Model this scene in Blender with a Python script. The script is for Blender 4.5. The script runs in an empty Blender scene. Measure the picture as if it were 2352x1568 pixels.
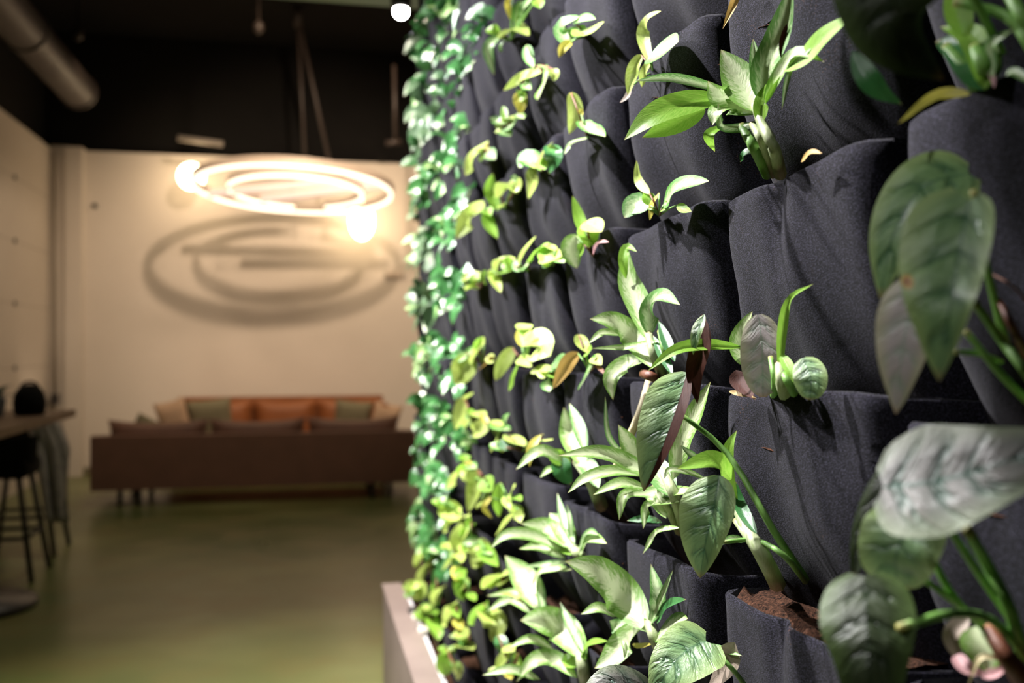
import bpy, math, random
from mathutils import Vector, Matrix, noise
rnd = random.Random(7)
R = math.radians
# ---------------------------------------------------------------- camera, world, lights, exposure
F = 2200.0                      # focal length in pixels of the 2352 px frame
CAMH = 1.5
YAW = R(12.2); PITCH = math.atan(16/F)
C = bpy.data.collections.new('place'); bpy.context.scene.collection.children.link(C)
sc = bpy.context.scene
cam = bpy.data.cameras.new('camera'); camo = bpy.data.objects.new('camera', cam); C.objects.link(camo)
cam.sensor_width = 36; cam.lens = 36*F/2352; cam.clip_start = .02
camo.location = (0, 0, CAMH); camo.rotation_euler = (R(90)+PITCH, 0, -YAW)
sc.camera = camo
cam.dof.use_dof = True; cam.dof.focus_distance = .97; cam.dof.aperture_fstop = 3.9
FW = Vector((math.sin(YAW)*math.cos(PITCH), math.cos(YAW)*math.cos(PITCH), math.sin(PITCH)))
RT = Vector((math.cos(YAW), -math.sin(YAW), 0)); UP = RT.cross(FW)
CP = Vector((0, 0, CAMH))
def ray(x, y): return FW + RT*((x-1176)/F) + UP*((784-y)/F)
def P(x, y, d): return CP + ray(x, y)*d
def dX(x, y, X): return X/max(ray(x, y).x, 1e-4)
def dY(x, y, Y): return Y/ray(x, y).y
w = bpy.data.worlds.new('world'); sc.world = w; w.use_nodes = True
w.node_tree.nodes['Background'].inputs[0].default_value = (.9, .8, .7, 1)
w.node_tree.nodes['Background'].inputs[1].default_value = .012
sc.view_settings.view_transform = 'Standard'; sc.view_settings.look = 'None'
sc.view_settings.exposure = 0.0; sc.view_settings.gamma = 1; sc.view_settings.use_curve_mapping = False
def spot(name, loc, aim, power, size, color, blend=.5, radius=.03):
    l = bpy.data.lights.new(name, 'SPOT'); o = bpy.data.objects.new(name, l); C.objects.link(o)
    l.energy = power; l.spot_size = R(size); l.spot_blend = blend; l.color = color; l.shadow_soft_size = radius
    o.location = loc; o.rotation_euler = (Vector(aim)-Vector(loc)).to_track_quat('-Z', 'Y').to_euler()
    return o
WHITE = (1, .97, .98); WARM = (1, .74, .52)
spot('plant_spotlight', (-.50, 1.55, 3.15), (.42, .90, 1.45), 560, 66, WHITE, .6, .03)
spot('plant_spotlight', (-.85, 2.5, 3.15), (.42, 1.9, 1.45), 420, 80, WHITE, .6, .04)
spot('plant_spotlight', (-.85, 3.5, 3.15), (.42, 3.0, 1.2), 330, 80, WHITE, .6, .04)
spot('plant_spotlight', (-1.1, .1, 3.0), (.42, 1.3, 1.4), 60, 70, WHITE, .7, .05)  # added frontal fill from the camera side, no lamp seen there
spot('ceiling_spotlight', (.40, 7.1, 5.1), (.05, 12.2, 2.5), 600, 62, WARM, .7, .07)
spot('ceiling_spotlight', (1.2, 7.4, 5.0), (1.0, 12.2, 2.0), 210, 62, WARM, .6, .12)
spot('ceiling_spotlight', (.45, 4.7, 4.2), (-.6, 12.2, 1.7), 120, 52, WARM, .5, .35)  # weak soft fill kept to brighten the far wall, not a seen lamp
spot('ceiling_spotlight', (-1.4, 9.0, 4.6), (-2.6, 12.0, 1.0), 60, 80, WARM, .8, .1)
spot('sofa_spotlight', (-.6, 9.7, 4.6), (-.6, 11.0, .8), 60, 60, WARM, .8, .1)
spot('floor_spotlight', (-.9, 3.2, 4.2), (.05, 3.2, 0), 900, 66, (1, .93, .75), .9, .1)
spot('room_downlight', (-.4, 6.6, 4.9), (-.4, 6.8, 0), 110, 150, (1, .86, .66), .5, .15)  # added wide warm fill to lift the sofa back and floor
spot('corner_uplight', (-2.55, 11.15, .45), (-2.92, 11.35, 1.5), 9, 80, WARM, .9, .05)
spot('wall_washer', (-2.2, 8.8, 4.0), (-3.0, 8.9, 1.0), 40, 90, WARM, .8, .1)

# ---------------------------------------------------------------- materials
MATS = {}
def mat(name, col=(.5, .5, .5), rough=.6, metal=0, spec=.5, sheen=0, emit=None, estr=0, sub=0):
    m = bpy.data.materials.new(name); m.use_nodes = True; MATS[name] = m
    b = m.node_tree.nodes['Principled BSDF']
    b.inputs['Base Color'].default_value = (*col, 1); b.inputs['Roughness'].default_value = rough
    b.inputs['Metallic'].default_value = metal; b.inputs['Specular IOR Level'].default_value = spec
    b.inputs['Sheen Weight'].default_value = sheen
    if emit: b.inputs['Emission Color'].default_value = (*emit, 1); b.inputs['Emission Strength'].default_value = estr
    return m
class N:
    def __init__(s, m): s.t = m.node_tree; s.b = s.t.nodes['Principled BSDF']
    def n(s, ty, **k):
        o = s.t.nodes.new(ty)
        for a, v in k.items():
            if a in o.inputs.keys(): o.inputs[a].default_value = v
            else: setattr(o, a, v)
        return o
    def l(s, a, b): s.t.links.new(a, b)
    def math(s, op, a, b=None, c=None, clamp=False):
        o = s.t.nodes.new('ShaderNodeMath'); o.operation = op; o.use_clamp = clamp
        for i, v in enumerate((a, b, c)):
            if v is None: continue
            if isinstance(v, (int, float)): o.inputs[i].default_value = v
            else: s.l(v, o.inputs[i])
        return o.outputs[0]
    def mix(s, f, a, b):
        o = s.t.nodes.new('ShaderNodeMix'); o.data_type = 'RGBA'
        for i, v in ((0, f), (6, a), (7, b)):
            if isinstance(v, (int, float)): o.inputs[i].default_value = v
            elif isinstance(v, tuple): o.inputs[i].default_value = (*v, 1)
            else: s.l(v, o.inputs[i])
        return o.outputs[2]
    def noise(s, scale, detail=3, rough=.5, vec=None, out='Fac'):
        o = s.n('ShaderNodeTexNoise'); o.inputs['Scale'].default_value = scale
        o.inputs['Detail'].default_value = detail; o.inputs['Roughness'].default_value = rough
        if vec is None: vec = s.n('ShaderNodeTexCoord').outputs['Object']
        s.l(vec, o.inputs['Vector']); return o.outputs[out]
    def ramp(s, v, a, b):
        o = s.n('ShaderNodeMapRange'); o.inputs[1].default_value = a; o.inputs[2].default_value = b
        s.l(v, o.inputs[0]); return o.outputs[0]
    def bump(s, h, strength, dist):
        o = s.n('ShaderNodeBump'); o.inputs['Strength'].default_value = strength; o.inputs['Distance'].default_value = dist
        s.l(h, o.inputs['Height']); s.l(o.outputs[0], s.b.inputs['Normal'])
# felt
m = mat('felt', rough=1, spec=.08, sheen=.04); g = N(m)
geo = g.n('ShaderNodeNewGeometry').outputs['Position']
mp = g.n('ShaderNodeMapping'); mp.inputs['Scale'].default_value = (1, .6, 1.5); g.l(geo, mp.inputs[0])
f1 = g.noise(760, 2, .75, mp.outputs[0]); f2 = g.noise(9, 3, .5, geo)
sp = g.ramp(f1, .47, .64)
c = g.mix(sp, (.001, .001, .0018), (.036, .034, .053))
c = g.mix(g.math('MULTIPLY', g.ramp(f2, .35, .75), .3), c, (.015, .0143, .020))
peat = g.math('MULTIPLY', g.ramp(g.noise(14, 4, .6, geo), .6, .72), g.ramp(g.noise(500, 2, .5, geo), .62, .7))
c = g.mix(g.math('MULTIPLY', peat, .8), c, (.16, .08, .045))
g.l(c, g.b.inputs['Base Color']); g.bump(f1, .5, .0015)
g.b.inputs['Sheen Roughness'].default_value = .6
# soil
m = mat('soil', rough=1, spec=.1); g = N(m); geo = g.n('ShaderNodeNewGeometry').outputs['Position']
c = g.mix(g.ramp(g.noise(260, 4, .6, geo), .35, .7), (.006, .004, .003), (.10, .045, .026))
g.l(c, g.b.inputs['Base Color']); g.bump(g.noise(180, 4, .7, geo), 1, .006)

def leafmat(name, base, pale, mode, rough=.35, bmp=.6, transl=.25, seedscale=1, vein=None, coat=0, spot=None):
    """mode: 'varieg' pale centre with streaks, 'plain', 'silver' dark veins with puckers"""
    m = mat(name, base, rough); g = N(m)
    uv = g.n('ShaderNodeUVMap').outputs[0]; sx = g.n('ShaderNodeSeparateXYZ'); g.l(uv, sx.inputs[0])
    u, v = sx.outputs[0], sx.outputs[1]
    av = g.math('ABSOLUTE', g.math('MULTIPLY', g.math('SUBTRACT', v, .5), 2))
    inf = g.n('ShaderNodeObjectInfo').outputs['Random']
    off = g.n('ShaderNodeCombineXYZ'); g.l(g.math('MULTIPLY', inf, 50), off.inputs[2])
    diag = g.math('SUBTRACT', u, g.math('MULTIPLY', av, .22))
    g.l(g.math('MULTIPLY', diag, 14), off.inputs[0]); g.l(g.math('MULTIPLY', v, 3.2), off.inputs[1])
    streak = g.noise(2.2, 4, .65, off.outputs[0])
    if mode == 'varieg':
        k = g.math('ADD', g.math('MULTIPLY', g.math('SUBTRACT', .62, av), 1.5), g.math('MULTIPLY', g.math('SUBTRACT', streak, .5), 3.2))
        k = g.ramp(k, -.25, .55)
        c = g.mix(k, base, pale)
        mid = g.ramp(av, .07, .02); c = g.mix(g.math('MULTIPLY', mid, .6), c, pale)
    elif mode == 'plain':
        k = g.ramp(streak, .3, .75); c = g.mix(k, base, pale)
        mid = g.ramp(av, .08, .02); c = g.mix(g.math('MULTIPLY', mid, .35), c, pale)
    else:
        wob = g.math('MULTIPLY', g.math('SUBTRACT', g.noise(1.1, 2, .5, off.outputs[0]), .5), .2)
        ph = g.math('MULTIPLY', g.math('ADD', g.math('SUBTRACT', u, g.math('MULTIPLY', g.math('POWER', av, 1.4), .17)), wob), 2*math.pi*4.6)
        vv = g.math('POWER', g.math('ABSOLUTE', g.math('COSINE', g.math('MULTIPLY', ph, .5))), .6)
        k = g.ramp(g.math('ADD', vv, g.math('MULTIPLY', g.math('SUBTRACT', streak, .5), 1.5)), .1, 1.0)
        fade = g.ramp(av, 1.0, .45); inv = g.math('SUBTRACT', 1, fade)
        k2 = g.math('MAXIMUM', g.math('ADD', g.math('MULTIPLY', k, .75), .25), inv, clamp=True)
        c = g.mix(k2, vein or base, base); c = g.mix(g.math('MULTIPLY', inv, .7), c, pale)
        mid = g.ramp(av, .07, .02); c = g.mix(g.math('MULTIPLY', mid, .6), c, vein or base)
        hgt = g.math('ADD', g.math('MULTIPLY', vv, fade), g.math('MULTIPLY', streak, .5)); g.bump(hgt, bmp, .006)
    tipk = g.ramp(u, .93, 1.0); c = g.mix(g.math('MULTIPLY', tipk, .55), c, (.45, .25, .10))
    if spot:
        du = g.math('SUBTRACT', u, spot[0]); dv = g.math('MULTIPLY', g.math('SUBTRACT', v, spot[1]), .7)
        dd = g.math('SQRT', g.math('ADD', g.math('MULTIPLY', du, du), g.math('MULTIPLY', dv, dv)))
        c = g.mix(g.ramp(dd, .05, .028), c, (.75, .42, .12)); c = g.mix(g.ramp(dd, .018, .012), c, (.18, .07, .08))
    hsv = g.n('ShaderNodeHueSaturation'); g.l(c, hsv.inputs['Color'])
    g.l(g.math('ADD', .85, g.math('MULTIPLY', inf, .3)), hsv.inputs['Value']); c = hsv.outputs[0]
    g.l(c, g.b.inputs['Base Color']); g.b.inputs['Coat Weight'].default_value = coat
    g.b.inputs['Coat Roughness'].default_value = .25
    if mode != 'silver': g.bump(streak, .25, .002)
    if transl:
        tr = g.n('ShaderNodeBsdfTranslucent'); g.l(c, tr.inputs[0]); mx = g.n('ShaderNodeMixShader'); mx.inputs[0].default_value = transl
        out = g.t.nodes['Material Output']; g.l(g.b.outputs[0], mx.inputs[1]); g.l(tr.outputs[0], mx.inputs[2]); g.l(mx.outputs[0], out.inputs[0])
    return m
leafmat('v', (.22, .42, .08), (.68, .78, .46), 'varieg', .42, transl=.28)          # variegated cream and green
leafmat('vg', (.13, .31, .07), (.50, .63, .34), 'varieg', .4, transl=.25)          # greener variegated
leafmat('l', (.20, .46, .035), (.38, .62, .10), 'plain', .4, transl=.4)            # lime
leafmat('p', (.38, .56, .06), (.72, .82, .30), 'plain', .38, transl=.3)            # pothos lime-yellow
leafmat('pg', (.12, .34, .06), (.50, .66, .32), 'varieg', .38, transl=.25)         # pothos green and cream
leafmat('y', (.60, .55, .05), (.75, .66, .18), 'plain', .45, transl=.3)            # yellow
leafmat('o', (.55, .32, .07), (.66, .46, .16), 'plain', .5, transl=.3)             # orange dry
leafmat('g', (.025, .12, .03), (.06, .22, .06), 'plain', .3, transl=.15)           # dark green
leafmat('i', (.035, .15, .045), (.10, .30, .09), 'plain', .22, transl=.12, coat=.4) # ivy glossy
leafmat('ig', (.07, .16, .075), (.17, .27, .15), 'plain', .32, transl=.1, coat=.2)  # ivy with a grey sheen painted into its colour
leafmat('s', (.20, .34, .14), (.42, .56, .20), 'silver', .38, bmp=.45, transl=.12, vein=(.035, .12, .055), coat=.22)   # alocasia green
leafmat('sp', (.20, .34, .14), (.42, .56, .20), 'silver', .38, bmp=.45, transl=.12, vein=(.035, .12, .055), coat=.22, spot=(.52, .93))
leafmat('ss', (.16, .155, .14), (.20, .25, .14), 'silver', .42, bmp=.6, transl=.06, vein=(.035, .10, .07), coat=.12)      # silver
leafmat('sk', (.40, .35, .345), (.48, .46, .26), 'silver', .4, bmp=.25, transl=.15, vein=(.24, .31, .24), coat=.2)    # silver pink
leafmat('sd', (.032, .045, .02), (.07, .115, .03), 'silver', .38, bmp=.5, transl=.08, vein=(.012, .022, .010), coat=.03) # dark olive
MATS['sd'].node_tree.nodes['Principled BSDF'].inputs['Specular IOR Level'].default_value = .22
leafmat('b', (.035, .010, .006), (.065, .02, .012), 'plain', .6, transl=.05); MATS['b'].node_tree.nodes['Principled BSDF'].inputs['Specular IOR Level'].default_value = .15          # maroon underside
leafmat('d', (.22, .17, .13), (.33, .27, .22), 'plain', .6, transl=.1)             # dry grey brown
leafmat('pk', (.42, .20, .24), (.60, .38, .34), 'plain', .5, transl=.2)            # pink sheath
leafmat('sg', (.16, .36, .06), (.24, .46, .12), 'plain', .45, transl=.15)          # green stem
leafmat('sw', (.34, .44, .18), (.58, .62, .40), 'plain', .45, transl=.15)          # pale stem
leafmat('st', (.50, .42, .20), (.64, .56, .34), 'plain', .5, transl=.15)           # tan stem
leafmat('sr', (.15, .045, .02), (.24, .09, .045), 'plain', .5, transl=.15)           # red-brown stem
# room materials
def mottled(name, a, b, scale, rough, bumpd=0, detail=4, spec=.5):
    m = mat(name, a, rough, spec=spec); g = N(m); geo = g.n('ShaderNodeNewGeometry').outputs['Position']
    c = g.mix(g.ramp(g.noise(scale, detail, .55, geo), .3, .7), a, b); g.l(c, g.b.inputs['Base Color'])
    if bumpd: g.bump(g.noise(scale*8, 3, .5, geo), .3, bumpd)
    return m, g, c, geo
mottled('cream', (.66, .60, .53), (.70, .64, .57), 1.2, .75)
mottled('creamwall', (.62, .56, .49), (.68, .62, .55), .8, .8)
mottled('black', (.004, .0037, .0035), (.006, .0055, .005), 2, .9, spec=.2)
mottled('darkmetal', (.03, .028, .028), (.045, .04, .04), 5, .45)
mottled('ductm', (.03, .021, .017), (.038, .027, .021), 3, .5)
mottled('whitebeam', (.55, .60, .54), (.60, .64, .58), 2, .7)
mottled('planter', (.20, .15, .145), (.26, .20, .19), 6, .45)
mottled('plasticw', (.62, .60, .66), (.72, .70, .76), 8, .4)
mottled('tanplastic', (.60, .50, .42), (.66, .56, .47), 8, .5)
mottled('sofadark', (.15, .075, .052), (.18, .088, .062), 6, .6, .002)
mottled('sofaorange', (.22, .07, .018), (.27, .09, .025), 6, .6, .002)
mottled('beigefab', (.50, .34, .22), (.58, .41, .28), 20, .9, .002)
mottled('olivefab', (.16, .145, .085), (.20, .18, .11), 20, .9, .002)
mottled('wood', (.16, .10, .06), (.24, .15, .09), 7, .5)
mottled('throw', (.34, .31, .30), (.50, .46, .43), 18, 1, .01)
mottled('bluegrey', (.20, .23, .30), (.24, .28, .36), 5, .5)
mottled('tealleaf', (.01, .09, .06), (.03, .16, .12), 12, .4)
mottled('pebble', (.50, .44, .38), (.72, .68, .64), 30, .7)
mottled('conduit', (.36, .32, .27), (.42, .38, .32), 4, .5)
m, g, c, geo = mottled('floor', (.17, .19, .06), (.10, .145, .045), .9, .3)
n2 = g.noise(2.3, 5, .6, geo); c2 = g.mix(g.ramp(n2, .45, .72), c, (.19, .175, .06)); c2 = g.mix(g.ramp(g.noise(.7, 3, .5, geo), .5, .75), c2, (.27, .30, .12))
g.l(c2, g.b.inputs['Base Color']); g.l(g.math('ADD', .2, g.math('MULTIPLY', n2, .25)), g.b.inputs['Roughness'])
mat('led', (1, 1, 1), emit=(1, .80, .58), estr=2.3)
mat('barlight', (.9, .75, .68), .4, emit=(1, .72, .58), estr=.7)
mat('globe', (1, 1, 1), emit=(1, .74, .44), estr=15)
mat('lens', (1, 1, 1), emit=(1, .97, .95), estr=30)

# ---------------------------------------------------------------- mesh helpers
def link(name, verts, faces, mats, parent=None, uvs=None, fm=None, smooth=True):
    me = bpy.data.meshes.new(name); me.from_pydata([tuple(v) for v in verts], [], faces)
    for mm in (mats if isinstance(mats, (list, tuple)) else [mats]): me.materials.append(MATS[mm])
    if fm: me.polygons.foreach_set('material_index', fm)
    if smooth: me.polygons.foreach_set('use_smooth', [True]*len(faces))
    if uvs:
        ul = me.uv_layers.new(name='UVMap'); arr = []
        for p in me.polygons:
            for vi in p.vertices: arr += uvs[vi]
        ul.data.foreach_set('uv', arr)
    o = bpy.data.objects.new(name, me); C.objects.link(o)
    if parent: o.parent = parent; o.matrix_parent_inverse = Matrix.Translation(-parent.location)
    return o
def tag(o, label=None, cat=None, group=None, kind=None):
    for k, v in (('label', label), ('category', cat), ('group', group), ('kind', kind)):
        if v: o[k] = v
    return o
def empty(name, loc, label, cat, group=None):
    o = bpy.data.objects.new(name, None); C.objects.link(o); o.location = loc; o.empty_display_size = .05
    return tag(o, label, cat, group)
class MB:
    def __init__(s): s.v = []; s.f = []; s.m = []
    def add(s, v, f, mi=0):
        k = len(s.v); s.v += v; s.f += [tuple(i+k for i in q) for q in f]; s.m += [mi]*len(f); return s
    def box(s, a, b, mi=0, bev=0):
        x0, y0, z0 = a; x1, y1, z1 = b
        if not bev:
            v = [Vector((x, y, z)) for z in (z0, z1) for x, y in ((x0, y0), (x1, y0), (x1, y1), (x0, y1))]
            return s.add(v, [(3, 2, 1, 0), (4, 5, 6, 7), (0, 1, 5, 4), (1, 2, 6, 5), (2, 3, 7, 6), (3, 0, 4, 7)], mi)
        # rounded box as a superellipsoid-like shell: grid sphere pushed to the box
        return s.rbox(Vector(((x0+x1)/2, (y0+y1)/2, (z0+z1)/2)), Vector(((x1-x0)/2, (y1-y0)/2, (z1-z0)/2)), bev, mi)
    def rbox(s, c, h, r, mi=0, rot=None, puff=0):
        n = 8; v = []; f = []
        lat, lon = 12, 24
        for i in range(lat+1):
            th = math.pi*i/lat
            for j in range(lon):
                ph = 2*math.pi*(j+.5)/lon
                d = Vector((math.sin(th)*math.cos(ph), math.sin(th)*math.sin(ph), math.cos(th)))
                q = Vector([math.copysign(max(hh-r, 0), dd) if abs(dd) > .02 else 0 for hh, dd in zip(h, d)]) + d*r
                if puff:
                    q.x *= 1; q *= 1
                if rot: q = rot @ q
                v.append(c+q)
        for i in range(lat):
            for j in range(lon):
                f.append((i*lon+j, (i+1)*lon+j, (i+1)*lon+(j+1) % lon, i*lon+(j+1) % lon))
        return s.add(v, f, mi)
    def tube(s, pts, rad, n=8, mi=0, cap=True):
        pts = [Vector(p) for p in pts]; v = []; f = []
        if not hasattr(rad, '__len__'): rad = [rad]*len(pts)
        prev = None
        for i, p in enumerate(pts):
            t = (pts[min(i+1, len(pts)-1)]-pts[max(i-1, 0)]).normalized()
            a = prev if prev else (Vector((0, 0, 1)) if abs(t.z) < .9 else Vector((1, 0, 0)))
            a = (a-t*a.dot(t)).normalized(); prev = a; b = t.cross(a)
            for j in range(n):
                q = 2*math.pi*j/n; v.append(p+(a*math.cos(q)+b*math.sin(q))*rad[i])
        for i in range(len(pts)-1):
            for j in range(n): f.append((i*n+j, i*n+(j+1) % n, (i+1)*n+(j+1) % n, (i+1)*n+j))
        if cap: f.append(tuple(range(n-1, -1, -1))); f.append(tuple((len(pts)-1)*n+j for j in range(n)))
        return s.add(v, f, mi)
    def lathe(s, c, prof, n=32, mi=0, sx=1):
        v = []; f = []
        for r, z in prof:
            for j in range(n): q = 2*math.pi*j/n; v.append(Vector((c[0]+r*math.cos(q)*sx, c[1]+r*math.sin(q), c[2]+z)))
        for i in range(len(prof)-1):
            for j in range(n): f.append((i*n+j, i*n+(j+1) % n, (i+1)*n+(j+1) % n, (i+1)*n+j))
        f.append(tuple(range(n-1, -1, -1))); f.append(tuple((len(prof)-1)*n+j for j in range(n)))
        return s.add(v, f, mi)
    def build(s, name, mats, parent=None, smooth=False):
        o = link(name, s.v, s.f, mats, parent, fm=s.m, smooth=smooth); return o
def struct(name, mb, mats, label=None):
    o = mb.build(name, mats); o['kind'] = 'structure'; o['label'] = label or name.replace('_', ' '); return o
def curve(pts, n):
    """Catmull-Rom through pts, n samples"""
    pts = [Vector(p) for p in pts]
    if len(pts) == 2: return [pts[0].lerp(pts[1], i/(n-1)) for i in range(n)]
    e = [pts[0]*2-pts[1]]+pts+[pts[-1]*2-pts[-2]]; out = []
    for i in range(n):
        u = i/(n-1)*(len(pts)-1); k = min(int(u), len(pts)-2); t = u-k; a, b, c, d = e[k:k+4]
        out.append(.5*((2*b)+(c-a)*t+(2*a-5*b+4*c-d)*t*t+(3*b-a-3*c+d)*t**3))
    return out

# ---------------------------------------------------------------- room shell
YF = 12.2; XL = -2.92; ZT = CAMH+2.35; ZC = 5.3
struct('floor', MB().box((-3.6, -3, -.1), (3.6, 12.6, 0)), 'floor', 'mottled green and brown polished floor')
struct('ceiling', MB().box((-3.6, -3, ZC), (3.6, 12.6, ZC+.1)), 'black', 'black open ceiling')
struct('wall_far', MB().box((-2.62, YF, 0), (3.6, YF+.2, ZT)).box((-3.6, YF+.12, ZT), (3.6, YF+.4, ZC), 1), ['cream', 'black'], 'warm cream far wall under a black upper wall')
wl = struct('wall_left', MB().box((XL-.2, -3, 0), (XL, YF+.2, ZT)).box((XL-.4, -3, ZT), (XL-.12, YF+.4, ZC), 1), ['creamwall', 'black'], 'cream panelled left wall')
struct('wall_right', MB().box((3.4, 4.2, 0), (3.6, 12.4, ZC)), 'creamwall')
struct('wall_back', MB().box((-3.6, -3.2, 0), (3.6, -3, ZC)), 'black')
struct('trim_1', MB().box((XL, YF-.10, 0), (XL+.17, YF+.2, ZT+.03)), 'creamwall', 'shaded boxed column in the far left corner')
struct('trim_2', MB().box((XL+.17, YF-.16, 0), (XL+.36, YF+.2, ZT+.015)), 'cream', 'narrow cream wall return beside the corner')
struct('baseboard_far', MB().box((XL+.36, YF-.02, 0), (3.4, YF, .09)), 'olivefab', 'low skirting along the far wall')
struct('trim_3', MB().box((XL, 4.2, CAMH+1.6), (.62, 4.5, CAMH+1.75)), 'whitebeam', 'pale ceiling beam crossing above the planted wall')
for yy in (407, 553, 697, 845):                                    # fixings on the left wall
    p = P(33, yy, dX(33, yy, XL) if False else XL/ray(33, yy).x)
    mb = MB().lathe((0, 0, 0), [(.028, 0), (.028, .01), (.01, .018)], 12)
    mb.v = [Vector((XL+v.z, p.y+v.x, p.z+v.y)) for v in mb.v]; mb.build('fixing', 'darkmetal', wl)
for zz in (407, 553, 697, 845):
    p = P(33, zz, XL/ray(33, zz).x); MB().box((XL, 5, p.z-.004), (XL+.002, YF-.1, p.z+.004)).build('panel_joint', 'conduit', wl)
# conduit, wall devices
def onY(x, y, Y): return P(x, y, dY(x, y, Y))
p = onY(128, 345, YF-.2); q = onY(128, 905, YF-.2)
o = empty('wall_conduit', (p.x, p.y, q.z), 'grey vertical conduit pipe running down the far left corner', 'pipe')
MB().tube([p, q], .016).build('pipe', 'conduit', o, True); MB().box((q.x-.05, q.y-.03, q.z-.12), (q.x+.03, q.y+.03, q.z)).build('junction_box', 'darkmetal', o)
p = onY(218, 473, YF)
mb = MB().lathe((0, 0, 0), [(.03, 0), (.03, .02), (.012, .03)], 14); mb.v = [Vector((p.x+v.x, YF-v.z, p.z+v.y)) for v in mb.v]
tag(mb.build('wall_sensor', 'darkmetal'), 'small dark round sensor on the upper left of the far wall', 'sensor')
p = onY(905, 632, YF); o = empty('wall_switch', p, 'pale wall switch box with dark ends beside the planted wall', 'switch')
MB().box((p.x-.09, YF-.03, p.z-.03), (p.x+.09, YF, p.z+.04)).build('body', 'tanplastic', o)
for s in (-.11, .1): MB().box((p.x+s-.012, YF-.035, p.z-.035), (p.x+s+.022, YF, p.z+.045)).build('end_cap', 'conduit', o)
for (x, y), lb in (((640, 352), 'small black cable clip at the wall top above the ring lamp'), ((877, 363), 'small black cable clip at the wall top nearest the planted wall')):
    p = onY(x, y, YF-.05); o = tag(MB().rbox(p, Vector((.055, .03, .05)), .02).build('cable_clip', 'black', None, True), lb, 'clip')
# duct and ceiling services
dz = CAMH+2.55; dx = -2.2
o = empty('ceiling_duct', (dx, 6, dz), 'dark brown round ventilation duct under the black ceiling', 'duct')
MB().tube([(dx, y, dz) for y in (3.0, 5, 7, 9, 10.2)], .17, 32).build('pipe', 'ductm', o, True)
for y in (4.5, 6.4, 8.3, 10.15): MB().tube([(dx, y-.03, dz), (dx, y+.03, dz)], .182, 32).build('band', 'ductm', o, True)
p = onY(440, 322, 11.6)
tag(MB().tube([(p.x-.15, 11.6, p.z+.02), (p.x+.35, 11.6, p.z-.03)], .035, 10).build('ceiling_pipe', 'conduit', None, True), 'short pale pipe on the black wall above the far wall', 'pipe')  # pale colour stands for the glint on a ceiling pipe
p = onY(905, 150, 10); q = onY(908, 330, 10)
tag(MB().tube([p, q], .02, 8).tube([q-Vector((.1, 0, 0)), q+Vector((.06, 0, .02))], .03, 8).build('ceiling_bracket', 'ductm', None, True), 'thin dark hanging bracket beside the planted wall under the ceiling', 'bracket')
for (x, y), lb in (((178, 85), 'dark brown sprinkler head near the round duct'), ((594, 70), 'dark brown sprinkler head near the ring lamp cables')):
    p = onY(x, y, 9.5); o = tag(MB().lathe(p, [(.01, .9), (.01, .1), (.05, .06), (.05, 0), (.02, -.03)], 12).build('sprinkler', 'ductm', None, True), lb, 'sprinkler')
# spotlight by the green wall
p = P(921, 26, 4.1); o = empty('track_spotlight', p, 'bright white spotlight under the pale beam beside the planted wall', 'spotlight')
MB().lathe(p+Vector((0, 0, .01)), [(.036, 0), (.045, .02), (.045, .10), (.02, .12)], 20).build('housing', 'darkmetal', o, True)
MB().rbox(p, Vector((.032, .032, .032)), .032).build('lamp_lens', 'lens', o, True)
# ---------------------------------------------------------------- ring chandelier
rc = onY(676, 436, 10.9)
o = empty('ring_chandelier', rc, 'glowing double ring pendant lamp hanging before the cream far wall', 'lamp')
k = rc.y/ray(676, 436).y/F
rot = Matrix.Rotation(R(-4.5), 3, 'X') @ Matrix.Rotation(R(1.6), 3, 'Y')
yawm = Matrix.Rotation(-YAW*0, 3, 'Z')
def ringpts(r, a0, a1, n, dx=0, dy=0, dzz=0):
    return [rc+rot @ Vector((dx+r*math.cos(a), dy+r*math.sin(a), dzz)) for a in [a0+(a1-a0)*i/n for i in range(n+1)]]
def band(name, r, a0, a1, dx, dy, m, z0, z1, t, dd=0):
    n = 72; v = []; f = []
    for i in range(n+1):
        a = a0+(a1-a0)*i/n
        for rr, zz in ((r-t, z0), (r+t, z0), (r+t, z1), (r-t, z1)):
            v.append(rc+rot @ Vector((dx+rr*math.cos(a), dy+rr*math.sin(a), zz)))
    for i in range(n):
        for j in range(4): f.append((i*4+j, i*4+(j+1) % 4, i*4+4+(j+1) % 4, i*4+4+j))
    f += [(0, 3, 2, 1), (n*4, n*4+1, n*4+2, n*4+3)]
    return link(name, v, f, m, o, smooth=False)
RO = 221*k; RI = 150*k
band('ring_housing', RO, 0, 2*math.pi, 0, 0, 'tanplastic', .0, .075, .03)
band('ring_diffuser', RO, 0, 2*math.pi, 0, 0, 'led', -.03, 0, .015)
for a0, a1 in ((-168, 63), (92, 171)):
    band('inner_ring_housing', RI, R(a0), R(a1), .02, -.02, 'tanplastic', -.02, .04, .028)
    band('inner_ring_diffuser', RI, R(a0), R(a1), .02, -.02, 'led', -.05, -.02, .015)
for a, b, nm in (((480, 445), (850, 408), 'cross_bar'), ((600, 458), (880, 424), 'cross_bar')):
    pa = P(*a, F*k); pb = P(*b, F*k)
    MB().tube([pa, pb], .045, 10).build(nm, 'barlight', o, True)
top = onY(684, 40, 10.9)
for (x, y), r in (((702, 400), .018), ((762, 395), .022)):
    q = onY(x, y, 10.9); MB().tube([top, q], r, 8).build('suspension_cable', 'ductm', o, True)
MB().tube([Vector((top.x, top.y, ZC)), top-Vector((0, 0, .1))], .045, 10).build('ceiling_rod', 'ductm', o, True)
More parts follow.
